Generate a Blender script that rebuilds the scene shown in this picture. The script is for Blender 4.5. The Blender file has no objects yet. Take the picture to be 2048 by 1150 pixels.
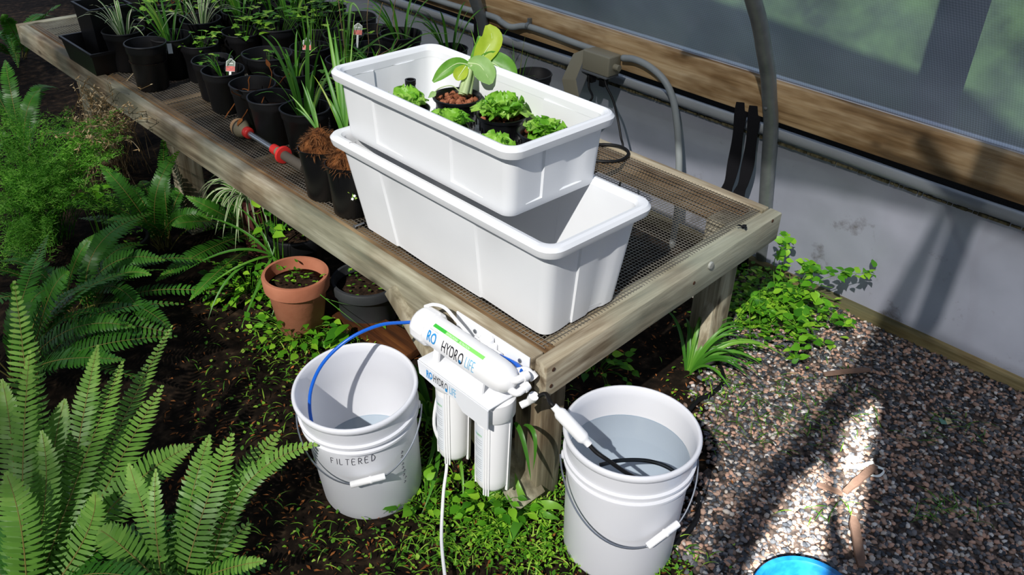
import bpy, bmesh, math, random
import numpy as np
from mathutils import Vector as V, Matrix, noise as mnoise
from mathutils.geometry import tessellate_polygon
rnd = random.Random(11)
PI = math.pi
C = bpy.context.scene.collection
SC = bpy.context.scene
# ------------------------------------------------------------------ camera
FPX = 1748.0; CX, CY = 1024.0, 575.0
Yc = V((-1000 - CX, 620 + CY, -FPX)).normalized()
v2 = V((3150 - CX, 470 + CY, -FPX)); Xc = (v2 - Yc * v2.dot(Yc)).normalized()
Zc = Xc.cross(Yc)
RW = Matrix((Xc, Yc, Zc))                 # camera space -> world (bench axes)
CAM = V((0, 0, 1.66))
cd = bpy.data.cameras.new('camera'); cam = bpy.data.objects.new('camera', cd); C.objects.link(cam)
cd.sensor_width = 36; cd.lens = 36 * FPX / 2048; cd.clip_end = 200
cam.matrix_world = Matrix.Translation(CAM) @ RW.to_4x4()
SC.camera = cam
TOCAM = (RW @ V((0, 0, 1))).normalized(); CUP = (RW @ V((0, 1, 0))).normalized()
def ray(u, v): return (RW @ V((u - CX, CY - v, -FPX))).normalized()
def P(u, v, z):                           # photo pixel -> world point at height z
    d = ray(u, v); return CAM + d * ((z - CAM.z) / d.z)
def PX(u, v, x):
    d = ray(u, v); return CAM + d * ((x - CAM.x) / d.x)
def PQ(u, v, q, off=0.0):                 # on the plane through q that faces the lens
    d = ray(u, v); n = TOCAM; q = V(q) + n * off
    return CAM + d * ((q - CAM).dot(n) / d.dot(n))
# ------------------------------------------------------------------ light, sky, exposure
SUN = V((.685, .27, -.675)).normalized()
sl = bpy.data.lights.new('sun', 'SUN'); sl.energy = 27; sl.angle = math.radians(.6); sl.color = (1, .97, .92)
so = bpy.data.objects.new('sun', sl); C.objects.link(so); so.location = (-3, -1, 6)
so.rotation_euler = SUN.to_track_quat('-Z', 'Y').to_euler()
W = bpy.data.worlds.new('sky'); SC.world = W; W.use_nodes = True
wn = W.node_tree.nodes; wl = W.node_tree.links
bg = wn['Background']; bg.inputs[1].default_value = 1.0
tc = wn.new('ShaderNodeTexCoord'); sx = wn.new('ShaderNodeSeparateXYZ'); cr_ = wn.new('ShaderNodeValToRGB')
wl.new(tc.outputs['Generated'], sx.inputs[0]); wl.new(sx.outputs['Z'], cr_.inputs[0]); wl.new(cr_.outputs[0], bg.inputs[0])
cr_.color_ramp.elements[0].position = 0.0; cr_.color_ramp.elements[0].color = (.05, .06, .05, 1)
cr_.color_ramp.elements[1].position = .06; cr_.color_ramp.elements[1].color = (.60, .68, .80, 1)
e = cr_.color_ramp.elements.new(1.0); e.color = (.50, .64, .95, 1)
SC.view_settings.view_transform = 'Standard'; SC.view_settings.look = 'None'
SC.view_settings.gamma = 1; SC.view_settings.exposure = 0.0; SC.view_settings.use_curve_mapping = False
SC.cycles.transparent_max_bounces = 24
# ------------------------------------------------------------------ materials
def lin(c):
    return tuple((x / 255 / 12.92 if x <= 10 else ((x / 255 + .055) / 1.055) ** 2.4) for x in c) + (1.0,)
def new_mat(name):
    m = bpy.data.materials.new(name); m.use_nodes = True
    nt = m.node_tree; b = nt.nodes['Principled BSDF']; return m, nt, b
def nn(nt, t, **k):
    n = nt.nodes.new(t)
    for a, v in k.items(): setattr(n, a, v)
    return n
def ramp(nt, stops, interp='LINEAR'):
    r = nn(nt, 'ShaderNodeValToRGB'); el = r.color_ramp.elements; r.color_ramp.interpolation = interp
    while len(el) > 1: el.remove(el[-1])
    el[0].position = stops[0][0]; el[0].color = lin(stops[0][1])
    for p, c in stops[1:]:
        e = el.new(p); e.color = lin(c)
    return r
def noise_tex(nt, scale, detail=4, stretch=(1, 1, 1), rough=.55):
    t = nn(nt, 'ShaderNodeTexCoord'); mp = nn(nt, 'ShaderNodeMapping'); mp.inputs['Scale'].default_value = stretch
    n = nn(nt, 'ShaderNodeTexNoise'); n.inputs['Scale'].default_value = scale
    n.inputs['Detail'].default_value = detail; n.inputs['Roughness'].default_value = rough
    nt.links.new(t.outputs['Object'], mp.inputs[0]); nt.links.new(mp.outputs[0], n.inputs[0]); return n
def mat(name, stops, src='noise', scale=6, detail=4, stretch=(1, 1, 1), rough=.6, spec=.4, bump=0, bscale=60,
        transl=0, metal=0, interp='LINEAR', coat=0, bstretch=(1, 1, 1)):
    m, nt, b = new_mat(name); L = nt.links.new
    if not isinstance(stops, list): stops = [(0, stops)]
    r = ramp(nt, stops, interp)
    if len(stops) > 1:
        if src == 'noise': L(noise_tex(nt, scale, detail, stretch).outputs['Fac'], r.inputs[0])
        elif src == 'obj': L(nn(nt, 'ShaderNodeObjectInfo').outputs['Random'], r.inputs[0])
        else:
            a = nn(nt, 'ShaderNodeAttribute', attribute_name='rnd'); L(a.outputs['Fac'], r.inputs[0])
    L(r.outputs[0], b.inputs['Base Color'])
    b.inputs['Roughness'].default_value = rough; b.inputs['Specular IOR Level'].default_value = spec
    b.inputs['Metallic'].default_value = metal; b.inputs['Coat Weight'].default_value = coat
    if bump:
        bn = noise_tex(nt, bscale, 3, bstretch); bu = nn(nt, 'ShaderNodeBump'); bu.inputs['Strength'].default_value = bump
        bu.inputs['Distance'].default_value = .004
        L(bn.outputs['Fac'], bu.inputs['Height']); L(bu.outputs[0], b.inputs['Normal'])
    if transl:
        t = nn(nt, 'ShaderNodeBsdfTranslucent'); L(r.outputs[0], t.inputs[0])
        mx = nn(nt, 'ShaderNodeMixShader'); mx.inputs[0].default_value = transl
        L(b.outputs[0], mx.inputs[1]); L(t.outputs[0], mx.inputs[2]); L(mx.outputs[0], nt.nodes['Material Output'].inputs[0])
    return m
def wood(name, axis, tones, green=.0, gc=(150, 165, 145)):
    st = [26, 26, 26]; st[axis] = 1.3
    m, nt, b = new_mat(name); L = nt.links.new
    n1 = noise_tex(nt, 1.6, 6, st, .62); r = ramp(nt, tones); L(n1.outputs['Fac'], r.inputs[0])
    st2 = [9, 9, 9]; st2[axis] = 2.2
    n2 = noise_tex(nt, .8, 4, st2, .6); r2 = ramp(nt, [(.33, (74, 60, 46)), (.43, (176, 160, 140)), (.53, (255, 255, 255)), (.7, (255, 250, 240))])
    L(n2.outputs['Fac'], r2.inputs[0])
    mx = nn(nt, 'ShaderNodeMix', data_type='RGBA', blend_type='MULTIPLY'); mx.inputs[0].default_value = .75
    L(r.outputs[0], mx.inputs[6]); L(r2.outputs[0], mx.inputs[7])
    n3 = noise_tex(nt, 2.3, 2); r3 = ramp(nt, [(.42, (0, 0, 0)), (.62, (255, 255, 255))]); L(n3.outputs['Fac'], r3.inputs[0])
    ma = nn(nt, 'ShaderNodeMath', operation='MULTIPLY'); ma.inputs[1].default_value = green; L(r3.outputs[0], ma.inputs[0])
    mg = nn(nt, 'ShaderNodeMix', data_type='RGBA'); L(ma.outputs[0], mg.inputs[0]); L(mx.outputs[2], mg.inputs[6]); mg.inputs[7].default_value = lin(gc)
    # small knots and nail stains
    t = nn(nt, 'ShaderNodeTexCoord'); mp = nn(nt, 'ShaderNodeMapping'); s3 = [9, 9, 9]; s3[axis] = 4.5
    mp.inputs['Scale'].default_value = s3; vo = nn(nt, 'ShaderNodeTexVoronoi'); vo.inputs['Scale'].default_value = .9
    L(t.outputs['Object'], mp.inputs[0]); L(mp.outputs[0], vo.inputs[0])
    r4 = ramp(nt, [(.05, (70, 45, 25)), (.13, (255, 255, 255))]); L(vo.outputs['Distance'], r4.inputs[0])
    mk = nn(nt, 'ShaderNodeMix', data_type='RGBA', blend_type='MULTIPLY'); mk.inputs[0].default_value = .8
    L(mg.outputs[2], mk.inputs[6]); L(r4.outputs[0], mk.inputs[7]); L(mk.outputs[2], b.inputs['Base Color'])
    b.inputs['Roughness'].default_value = .8; b.inputs['Specular IOR Level'].default_value = .2
    bu = nn(nt, 'ShaderNodeBump'); bu.inputs['Strength'].default_value = .5; bu.inputs['Distance'].default_value = .004
    L(n1.outputs['Fac'], bu.inputs['Height']); L(bu.outputs[0], b.inputs['Normal'])
    return m
TN = [(.22, (84, 72, 58)), (.42, (140, 127, 106)), (.58, (176, 166, 144)), (.8, (206, 199, 180))]
TD = [(.25, (66, 48, 33)), (.48, (118, 92, 64)), (.62, (150, 124, 92)), (.8, (176, 152, 118))]
WX = wood('weathered_lumber_across', 0, TN, .45, (168, 182, 164)); WY = wood('weathered_lumber_along', 1, TN, .35)
WZ = wood('weathered_lumber_upright', 2, TN, .3); WYD = wood('brown_lumber_along', 1, TD, .1); WXD = wood('brown_lumber_across', 0, TD, .15)
TP = [(.25, (126, 98, 66)), (.45, (178, 148, 108)), (.62, (202, 176, 138)), (.8, (220, 200, 166))]
WP = wood('purlin_lumber', 1, TP, .1, (140, 130, 110))
WB = wood('sill_lumber', 1, [(.3, (110, 96, 62)), (.6, (166, 148, 104)), (.8, (180, 166, 124))], .3, (110, 120, 90))
TUB = mat('white_tub_plastic', [(.3, (230, 232, 235)), (.7, (236, 238, 241))], scale=3, rough=.38, spec=.4)
WHT = mat('white_filter_plastic', (243, 243, 244), rough=.3, spec=.45)
WHD = mat('satin_white_bracket', (236, 238, 242), rough=.35)
BKT = mat('white_bucket_plastic', [(.3, (234, 235, 241)), (.7, (240, 241, 245))], scale=4, rough=.33, spec=.45, transl=.16)
BLK = mat('black_pot_plastic', [(.3, (15, 15, 17)), (.7, (24, 24, 27))], scale=12, rough=.5, spec=.35, bump=.15, bscale=18)
BLS = mat('smooth_black_plastic', (16, 16, 18), rough=.38, spec=.45)
NET = mat('black_net_pot_plastic', (13, 13, 14), rough=.35, spec=.45)
RUB = mat('black_rubber', (12, 12, 13), rough=.55, spec=.3)
STR = mat('black_webbing', (20, 20, 24), rough=.85, spec=.15, bump=.3, bscale=400)
BLU = mat('blue_tubing', (16, 96, 205), rough=.3, spec=.5)
INKB = mat('label_black', (30, 30, 38), rough=.6); INKC = mat('label_cyan', (42, 150, 220), rough=.5)
INKP = mat('label_pale_blue', (120, 190, 228), rough=.5); INKG = mat('label_green', (62, 190, 62), rough=.5)
INKL = mat('label_light_green', (140, 224, 110), rough=.5); INKW = mat('label_white', (240, 245, 240), rough=.5)
INKY = mat('label_grey', (176, 182, 190), rough=.6); PEN = mat('marker_ink', (52, 50, 62), rough=.6)
STL = mat('galvanised_steel', [(.3, (118, 124, 126)), (.7, (146, 151, 152))], scale=14, rough=.42, metal=.55, spec=.5)
WIR = mat('bail_wire', (150, 156, 166), rough=.3, metal=.85)
HWC = mat('hardware_cloth_wire', [(.35, (112, 106, 96)), (.7, (166, 160, 148))], scale=9, rough=.5, metal=.5)
PVC = mat('grey_conduit', [(.3, (136, 143, 146)), (.7, (152, 158, 158))], scale=8, rough=.5)
BOX = mat('tan_grey_box_metal', (136, 132, 114), rough=.5); BXI = mat('grey_gasket', (96, 100, 104), rough=.6)
TER = mat('terracotta', [(.3, (168, 104, 78)), (.7, (190, 126, 98))], scale=7, rough=.85, spec=.2, bump=.2, bscale=50)
DKG = mat('charcoal_pot_plastic', [(.3, (46, 48, 50)), (.7, (58, 60, 62))], scale=8, rough=.6)
SOILP = mat('potting_soil', [(.35, (24, 18, 13)), (.6, (52, 38, 28)), (.75, (84, 64, 48))], scale=70, rough=.95, spec=.1, bump=.8, bscale=90)
COIR = mat('brown_coir', [(0, (56, 34, 20)), (.5, (96, 62, 38)), (1, (136, 94, 60))], src='rnd', rough=.95, spec=.1)
COIRM = mat('brown_coir_mound', [(.35, (50, 28, 14)), (.6, (110, 68, 38)), (.75, (140, 92, 54))], scale=60, rough=.95, spec=.1, bump=1, bscale=80)
PEB = mat('fired_clay_pebble', [(0, (104, 60, 42)), (.5, (148, 90, 64)), (1, (176, 114, 86))], src='obj', rough=.9, spec=.1, bump=.4, bscale=120)
RED = mat('red_plastic', (206, 48, 44), rough=.4); CRM = mat('weathered_cream_plastic', [(.35, (176, 134, 92)), (.65, (204, 164, 120))], scale=30, rough=.6)
TAU = mat('taupe_plastic', [(.3, (124, 114, 92)), (.7, (146, 136, 112))], scale=20, rough=.55); ALU = mat('brushed_tube', (176, 182, 190), rough=.28, metal=.85)
DGP = mat('dark_grey_grip', (74, 68, 60), rough=.7)
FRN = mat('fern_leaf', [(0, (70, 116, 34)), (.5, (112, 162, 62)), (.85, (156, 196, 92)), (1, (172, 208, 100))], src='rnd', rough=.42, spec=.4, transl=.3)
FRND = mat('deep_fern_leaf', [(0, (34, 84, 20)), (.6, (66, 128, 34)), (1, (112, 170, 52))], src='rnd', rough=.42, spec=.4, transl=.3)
RAC = mat('fern_stalk', (122, 112, 52), rough=.6)
LEAF = mat('weed_leaf', [(0, (46, 100, 20)), (.5, (92, 154, 36)), (.85, (152, 204, 56)), (1, (190, 222, 96))], src='rnd', rough=.45, spec=.35, transl=.32)
LEAFO = mat('vine_leaf', [(0, (54, 116, 20)), (.5, (96, 164, 32)), (1, (156, 208, 56))], src='obj', rough=.45, spec=.35, transl=.32)
STRAP = mat('strap_leaf', [(0, (48, 104, 26)), (.5, (84, 146, 44)), (.9, (132, 184, 66)), (1, (150, 160, 60))], src='rnd', rough=.4, spec=.4, transl=.3)
VAR = mat('variegated_leaf', [(0, (226, 230, 196)), (.18, (214, 222, 182)), (.2, (70, 120, 46)), (1, (104, 156, 62))], src='rnd', rough=.45, transl=.3)
ASP = mat('asparagus_fern_needle', [(0, (56, 128, 26)), (.5, (104, 178, 46)), (1, (160, 214, 82))], src='rnd', rough=.5, spec=.3, transl=.35)
DRY = mat('dry_straw', [(0, (124, 98, 64)), (.5, (176, 148, 106)), (1, (222, 200, 160))], src='rnd', rough=.9, spec=.1, transl=.15)
DRB = mat('dead_brown_leaf', [(0, (84, 48, 24)), (.6, (140, 84, 44)), (1, (176, 112, 62))], src='rnd', rough=.9, spec=.1)
LET = mat('lettuce_leaf', [(0, (104, 172, 42)), (.5, (144, 204, 66)), (1, (182, 224, 108))], src='obj', rough=.4, spec=.4, transl=.35, bump=.35, bscale=90)
BKG = mat('bok_choy_green', [(.3, (84, 146, 42)), (.7, (120, 176, 64))], scale=25, rough=.4, spec=.4, transl=.35)
BKP = mat('bok_choy_pale', [(.3, (136, 180, 96)), (.7, (158, 196, 118))], scale=25, rough=.45, transl=.3)
BKY = mat('bok_choy_yellow', [(.3, (164, 192, 44)), (.7, (190, 210, 64))], scale=18, rough=.45, transl=.35)
BKS = mat('bok_choy_stalk', (186, 206, 150), rough=.4, transl=.2); BKV = mat('bok_choy_vein', (206, 222, 170), rough=.5)
CHIP = mat('bare_wood_chip', [(.3, (96, 74, 62)), (.7, (134, 108, 92))], scale=14, stretch=(1, 1, 1), rough=.9, bump=.4, bscale=70)
STONE = mat('gravel_stone', [(0, (62, 66, 72)), (.18, (88, 91, 96)), (.34, (116, 115, 118)), (.48, (166, 138, 122)), (.62, (190, 152, 132)), (.74, (134, 114, 102)), (.87, (188, 180, 172)), (.955, (212, 208, 204))],
            src='rnd', rough=.8, spec=.25, interp='CONSTANT')
WATER, ntw, bw = new_mat('clear_water'); bw.inputs['Base Color'].default_value = (.7, .85, 1, 1); bw.inputs['Roughness'].default_value = .03
_t = nn(ntw, 'ShaderNodeBsdfTransparent'); _t.inputs[0].default_value = (.86, .93, .98, 1); _f = nn(ntw, 'ShaderNodeFresnel'); _f.inputs[0].default_value = 1.33
_g = nn(ntw, 'ShaderNodeBsdfGlossy'); _g.inputs['Roughness'].default_value = .02; _m = nn(ntw, 'ShaderNodeMixShader')
ntw.links.new(_f.outputs[0], _m.inputs[0]); ntw.links.new(_t.outputs[0], _m.inputs[1]); ntw.links.new(_g.outputs[0], _m.inputs[2]); ntw.links.new(_m.outputs[0], ntw.nodes['Material Output'].inputs[0])
TAGR = mat('plant_tag_red', [(.35, (120, 24, 16)), (.55, (214, 44, 26)), (.7, (236, 96, 50))], scale=60, rough=.4)
TAGD = mat('plant_tag_green_grey', (92, 108, 92), rough=.4)
BLR = mat('blue_lid_plastic', [(.3, (12, 84, 140)), (.7, (28, 112, 168))], scale=40, rough=.3, spec=.5)
def film(name, col, transl, clear, crough, bscale, bstr, stretch=(1, 1, 1), gloss=.35, dirt=0, ny=0):
    m, nt, b = new_mat(name); L = nt.links.new
    n = noise_tex(nt, 2.2, 5); r = ramp(nt, [(.3, tuple(int(c * .86) for c in col)), (.7, col)]); L(n.outputs['Fac'], r.inputs[0])
    out = r.outputs[0]
    if ny:
        for ax_ in ('Y', 'Z'):
            t_ = nn(nt, 'ShaderNodeTexCoord'); w_ = nn(nt, 'ShaderNodeTexWave', bands_direction=ax_); w_.inputs['Scale'].default_value = 42; w_.inputs['Distortion'].default_value = .6; w_.inputs['Detail'].default_value = 1
            L(t_.outputs['Object'], w_.inputs[0]); r_ = ramp(nt, [(.0, (198, 198, 198)), (.8, (255, 255, 255))]); L(w_.outputs['Fac'], r_.inputs[0])
            mx = nn(nt, 'ShaderNodeMix', data_type='RGBA', blend_type='MULTIPLY'); mx.inputs[0].default_value = .5; L(out, mx.inputs[6]); L(r_.outputs[0], mx.inputs[7]); out = mx.outputs[2]
        n_ = noise_tex(nt, 1.3, 3, (1, 1, 1), .5); r_ = ramp(nt, [(.35, (150, 156, 166)), (.6, (255, 255, 255))]); L(n_.outputs['Fac'], r_.inputs[0])
        mx = nn(nt, 'ShaderNodeMix', data_type='RGBA', blend_type='MULTIPLY'); mx.inputs[0].default_value = .85; L(out, mx.inputs[6]); L(r_.outputs[0], mx.inputs[7]); out = mx.outputs[2]
    if dirt:
        dn = noise_tex(nt, 5.5, 6, (1, 1, 1), .7); dr = ramp(nt, [(.6, (255, 255, 255)), (.74, (132, 112, 90))]); L(dn.outputs['Fac'], dr.inputs[0])
        mx = nn(nt, 'ShaderNodeMix', data_type='RGBA', blend_type='MULTIPLY'); mx.inputs[0].default_value = dirt
        L(out, mx.inputs[6]); L(dr.outputs[0], mx.inputs[7]); out = mx.outputs[2]
    L(out, b.inputs['Base Color']); b.inputs['Roughness'].default_value = gloss; b.inputs['Specular IOR Level'].default_value = .45
    bn = noise_tex(nt, bscale, 3, stretch); bu = nn(nt, 'ShaderNodeBump'); bu.inputs['Strength'].default_value = bstr; bu.inputs['Distance'].default_value = .003
    L(bn.outputs['Fac'], bu.inputs['Height']); L(bu.outputs[0], b.inputs['Normal'])
    t = nn(nt, 'ShaderNodeBsdfTranslucent'); L(out, t.inputs[0])
    m1 = nn(nt, 'ShaderNodeMixShader'); m1.inputs[0].default_value = transl; L(b.outputs[0], m1.inputs[1]); L(t.outputs[0], m1.inputs[2])
    rf = nn(nt, 'ShaderNodeBsdfRefraction'); rf.inputs['IOR'].default_value = 1.0; rf.inputs['Roughness'].default_value = crough
    rf.inputs['Color'].default_value = (.9, .93, 1, 1)
    m2 = nn(nt, 'ShaderNodeMixShader'); m2.inputs[0].default_value = clear; L(m1.outputs[0], m2.inputs[1]); L(rf.outputs[0], m2.inputs[2])
    L(m2.outputs[0], nt.nodes['Material Output'].inputs[0]); return m
FILMLO = film('white_poly_film', (190, 192, 206), .3, .16, .22, 6, 1.0, gloss=.3, dirt=.8)
FILMUP = film('woven_poly_film', (192, 197, 206), .5, .36, .16, 260, .5, gloss=.4, ny=1)
HEM = film('film_roll', (176, 182, 186), .2, .12, .3, 120, .4, gloss=.32)
def sun_mask_mat(name, t, blotch=0):
    m, nt, b = new_mat(name); L = nt.links.new
    tr = nn(nt, 'ShaderNodeBsdfTransparent')
    if blotch:
        n = noise_tex(nt, blotch, 4); r = nn(nt, 'ShaderNodeValToRGB'); L(n.outputs['Fac'], r.inputs[0])
        r.color_ramp.elements[0].position = .42; r.color_ramp.elements[0].color = (t * .25, t * .25, t * .25, 1)
        r.color_ramp.elements[1].position = .56; r.color_ramp.elements[1].color = (t, t, t, 1); L(r.outputs[0], tr.inputs[0])
    else: tr.inputs[0].default_value = (t, t, t, 1)
    d = nn(nt, 'ShaderNodeBsdfDiffuse'); d.inputs[0].default_value = (.5, .5, .5, 1)
    ad = nn(nt, 'ShaderNodeMixShader'); ad.inputs[0].default_value = .12; L(tr.outputs[0], ad.inputs[1]); L(d.outputs[0], ad.inputs[2])
    L(ad.outputs[0], nt.nodes['Material Output'].inputs[0]); return m
# ------------------------------------------------------------------ mesh helpers
def crom(pts, k=6):
    pts = [V(p) for p in pts]; out = []
    q = [pts[0] * 2 - pts[1]] + pts + [pts[-1] * 2 - pts[-2]]
    for i in range(1, len(q) - 2):
        a, b, c, d = q[i - 1:i + 3]
        for j in range(k):
            t = j / k
            out.append(.5 * ((2 * b) + (c - a) * t + (2 * a - 5 * b + 4 * c - d) * t * t + (3 * b - a - 3 * c + d) * t ** 3))
    out.append(pts[-1]); return out
def bez(a, b, c, n):
    a, b, c = V(a), V(b), V(c)
    return [a * (1 - t) ** 2 + b * 2 * t * (1 - t) + c * t * t for t in [i / n for i in range(n + 1)]]
class MB:
    def __init__(s): s.v = []; s.f = []; s.m = []; s.r = []
    def add(s, vs, fs, mi=0, r=0.0):
        o = len(s.v); s.v.extend([tuple(p) for p in vs])
        for f in fs: s.f.append(tuple(i + o for i in f)); s.m.append(mi); s.r.append(r)
        return s
    def hexa(s, c, mi=0, r=0):             # 8 corners: bottom 4 ccw, top 4 ccw
        return s.add(c, [(3, 2, 1, 0), (4, 5, 6, 7), (0, 1, 5, 4), (1, 2, 6, 5), (2, 3, 7, 6), (3, 0, 4, 7)], mi, r)
    def box(s, a, b, mi=0, r=0):
        x0, y0, z0 = a; x1, y1, z1 = b
        return s.hexa([(x0, y0, z0), (x1, y0, z0), (x1, y1, z0), (x0, y1, z0), (x0, y0, z1), (x1, y0, z1), (x1, y1, z1), (x0, y1, z1)], mi, r)
    def beam(s, a, b, w, h, up=(0, 0, 1), mi=0, r=0):
        a, b = V(a), V(b); d = (b - a).normalized(); sd = d.cross(V(up)).normalized(); u = sd.cross(d)
        c = []
        for q in (a, b): c.append([q + sd * (w / 2) * i + u * (h / 2) * j for i, j in ((-1, -1), (1, -1), (1, 1), (-1, 1))])
        return s.add(c[0] + c[1], [(0, 1, 2, 3), (7, 6, 5, 4), (0, 4, 5, 1), (1, 5, 6, 2), (2, 6, 7, 3), (3, 7, 4, 0)], mi, r)
    def tube(s, pts, r, n=8, mi=0, caps=True, rv=0):
        pts = [V(p) for p in pts]; m = len(pts); rr = r if isinstance(r, (list, tuple)) else [r] * m
        vs = []; t0 = (pts[1] - pts[0]).normalized(); u = t0.orthogonal().normalized()
        for i in range(m):
            t = (pts[min(i + 1, m - 1)] - pts[max(i - 1, 0)]).normalized()
            u = (u - t * u.dot(t)).normalized(); w = t.cross(u)
            for j in range(n):
                a = 2 * PI * j / n; vs.append(pts[i] + (u * math.cos(a) + w * math.sin(a)) * rr[i])
        fs = [(i * n + j, i * n + (j + 1) % n, (i + 1) * n + (j + 1) % n, (i + 1) * n + j) for i in range(m - 1) for j in range(n)]
        if caps: fs += [tuple(range(n - 1, -1, -1)), tuple(range((m - 1) * n, m * n))]
        return s.add(vs, fs, mi, rv)
    def lathe(s, prof, n=32, M=None, mi=0, r=0, wob=None):
        vs = []; m = len(prof)
        for q, z in prof:
            for j in range(n):
                a = 2 * PI * j / n; k = q * (1 + (wob(a, z) if wob else 0)); p = V((k * math.cos(a), k * math.sin(a), z))
                vs.append(M @ p if M else p)
        fs = [(i * n + j, i * n + (j + 1) % n, (i + 1) * n + (j + 1) % n, (i + 1) * n + j) for i in range(m - 1) for j in range(n)]
        if prof[0][0] > 1e-6: fs.append(tuple(range(n - 1, -1, -1)))
        if prof[-1][0] > 1e-6: fs.append(tuple(range((m - 1) * n, m * n)))
        return s.add(vs, fs, mi, r)
    def rings(s, rs, mi=0, cap0=True, cap1=True):
        n = len(rs[0]); vs = [p for r in rs for p in r]
        fs = [(i * n + j, i * n + (j + 1) % n, (i + 1) * n + (j + 1) % n, (i + 1) * n + j) for i in range(len(rs) - 1) for j in range(n)]
        if cap0: fs.append(tuple(range(n - 1, -1, -1)))
        if cap1: fs.append(tuple(range((len(rs) - 1) * n, len(rs) * n)))
        return s.add(vs, fs, mi)
    def blade(s, pts, w, nrm=(0, 0, 1), fold=.25, mi=0, r=.5, prof=None, edge=None):
        pts = [V(p) for p in pts]; m = len(pts); vs = []; nrm = V(nrm)
        for i, p in enumerate(pts):
            t = (pts[min(i + 1, m - 1)] - pts[max(i - 1, 0)]).normalized(); sd = t.cross(nrm)
            sd = sd.normalized() if sd.length > 1e-4 else t.orthogonal().normalized(); u = sd.cross(t)
            k = i / (m - 1); q = w / 2 * (prof(k) if prof else min(1, .55 + 2.2 * k) * (1 - k ** 3) + .02)
            if edge is None: vs += [p - sd * q + u * q * fold, p, p + sd * q + u * q * fold]
            else: vs += [p - sd * q + u * q * fold, p - sd * q * .5, p + sd * q * .5, p + sd * q + u * q * fold]
        if edge is None:
            s.add(vs, [(i * 3 + j, i * 3 + j + 1, i * 3 + j + 4, i * 3 + j + 3) for i in range(m - 1) for j in range(2)], mi, r)
        else:
            o = len(s.v); s.v.extend([tuple(p) for p in vs])
            for i in range(m - 1):
                for j in range(3):
                    s.f.append(tuple(o + x for x in (i * 4 + j, i * 4 + j + 1, i * 4 + j + 5, i * 4 + j + 4))); s.m.append(mi)
                    s.r.append(edge[j])
        return s
    def leaf(s, a, b, w, nrm, r=.5, mi=0, droop=0.0, ny=4, fold=.2, prof=None):
        a, b = V(a), V(b); c = (a + b) / 2 + V(nrm) * ((b - a).length * droop)
        return s.blade(bez(a, c, b, ny), w, nrm, fold, mi, r, prof or (lambda k: max(.03, math.sin(PI * min(1, k * 1.02 + .03) ** .75))))
    def mesh(s, name, bevel=0, ang=40, smooth=True, seg=2):
        me = bpy.data.meshes.new(name); me.from_pydata(s.v, [], s.f)
        me.polygons.foreach_set('material_index', s.m)
        if any(s.r):
            at = me.attributes.new('rnd', 'FLOAT', 'FACE'); at.data.foreach_set('value', s.r)
        if bevel:
            bm = bmesh.new(); bm.from_mesh(me); bmesh.ops.recalc_face_normals(bm, faces=bm.faces)
            bmesh.ops.bevel(bm, geom=bm.edges[:], offset=bevel, segments=seg, affect='EDGES', profile=.5); bm.to_mesh(me); bm.free()
        if smooth:
            me.polygons.foreach_set('use_smooth', [True] * len(me.polygons))
            if ang < 180: me.set_sharp_from_angle(angle=math.radians(ang))
        me.update(); return me
    def build(s, name, mats, parent=None, kind=None, label=None, loc=None, **k):
        """vertices are world points; they are stored about the top-level thing's base"""
        root = parent
        while root is not None and root.parent: root = root.parent
        base = V(loc) if (loc is not None and parent is None) else (root.location.copy() if root is not None else V((0, 0, 0)))
        if base.length: s.v = [(p[0] - base.x, p[1] - base.y, p[2] - base.z) for p in s.v]
        me = s.mesh(name, **k)
        for m in (mats if isinstance(mats, list) else [mats]): me.materials.append(m)
        o = bpy.data.objects.new(name, me); C.objects.link(o)
        if parent: o.parent = parent
        elif loc is not None: o.location = loc
        if kind: o['kind'] = kind
        if label: o['label'] = label
        return o
def thing(name, label, cat, loc=(0, 0, 0), group=None):
    o = bpy.data.objects.new(name, None); C.objects.link(o); o.location = loc; o.empty_display_size = .05
    o['label'] = label; o['category'] = cat
    if group: o['group'] = group
    return o
def tag(o, label, cat, group=None):
    o['label'] = label; o['category'] = cat
    if group: o['group'] = group
    return o
def struct(o): o['kind'] = 'structure'; return o
def inst(me, name, parent, M, mat_=None):
    o = bpy.data.objects.new(name, me); C.objects.link(o); o.parent = parent; o.matrix_local = M; return o
def dup(root, loc, rz, sc, label, group=None):
    r = root.copy(); C.objects.link(r); r.location = loc; r.rotation_euler = (0, 0, rz); r.scale = (sc, sc, sc); r['label'] = label
    if group: r['group'] = group
    for ch in list(root.children):
        c = ch.copy(); C.objects.link(c); c.parent = r
        for g in list(ch.children):
            d = g.copy(); C.objects.link(d); d.parent = c
    return r
def text_geo(body, size, sx=1.0, cuts=0, bold=0.0):
    cu = bpy.data.curves.new('t', 'FONT'); cu.body = body; cu.size = size; cu.offset = bold; cu.resolution_u = 3
    o = bpy.data.objects.new('t', cu); C.objects.link(o); dg = bpy.context.evaluated_depsgraph_get()
    me = bpy.data.meshes.new_from_object(o.evaluated_get(dg)); bpy.data.objects.remove(o)
    bm = bmesh.new(); bm.from_mesh(me); bpy.data.meshes.remove(me)
    if cuts:
        for i in range(1, cuts):
            y = -size * .3 + size * 1.3 * i / cuts
            bmesh.ops.bisect_plane(bm, geom=bm.verts[:] + bm.edges[:] + bm.faces[:], plane_co=(0, y, 0), plane_no=(0, 1, 0))
    bm.verts.index_update(); vs = [(v.co.x * sx, v.co.y) for v in bm.verts]; fs = [tuple(v.index for v in f.verts) for f in bm.faces]
    bm.free(); return vs, fs, max(v[0] for v in vs)
def H(x, y): return mnoise.noise(V((x * 3.1, y * 3.1, 0))) * .008 + mnoise.noise(V((x * 11, y * 11, 3))) * .004
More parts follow.
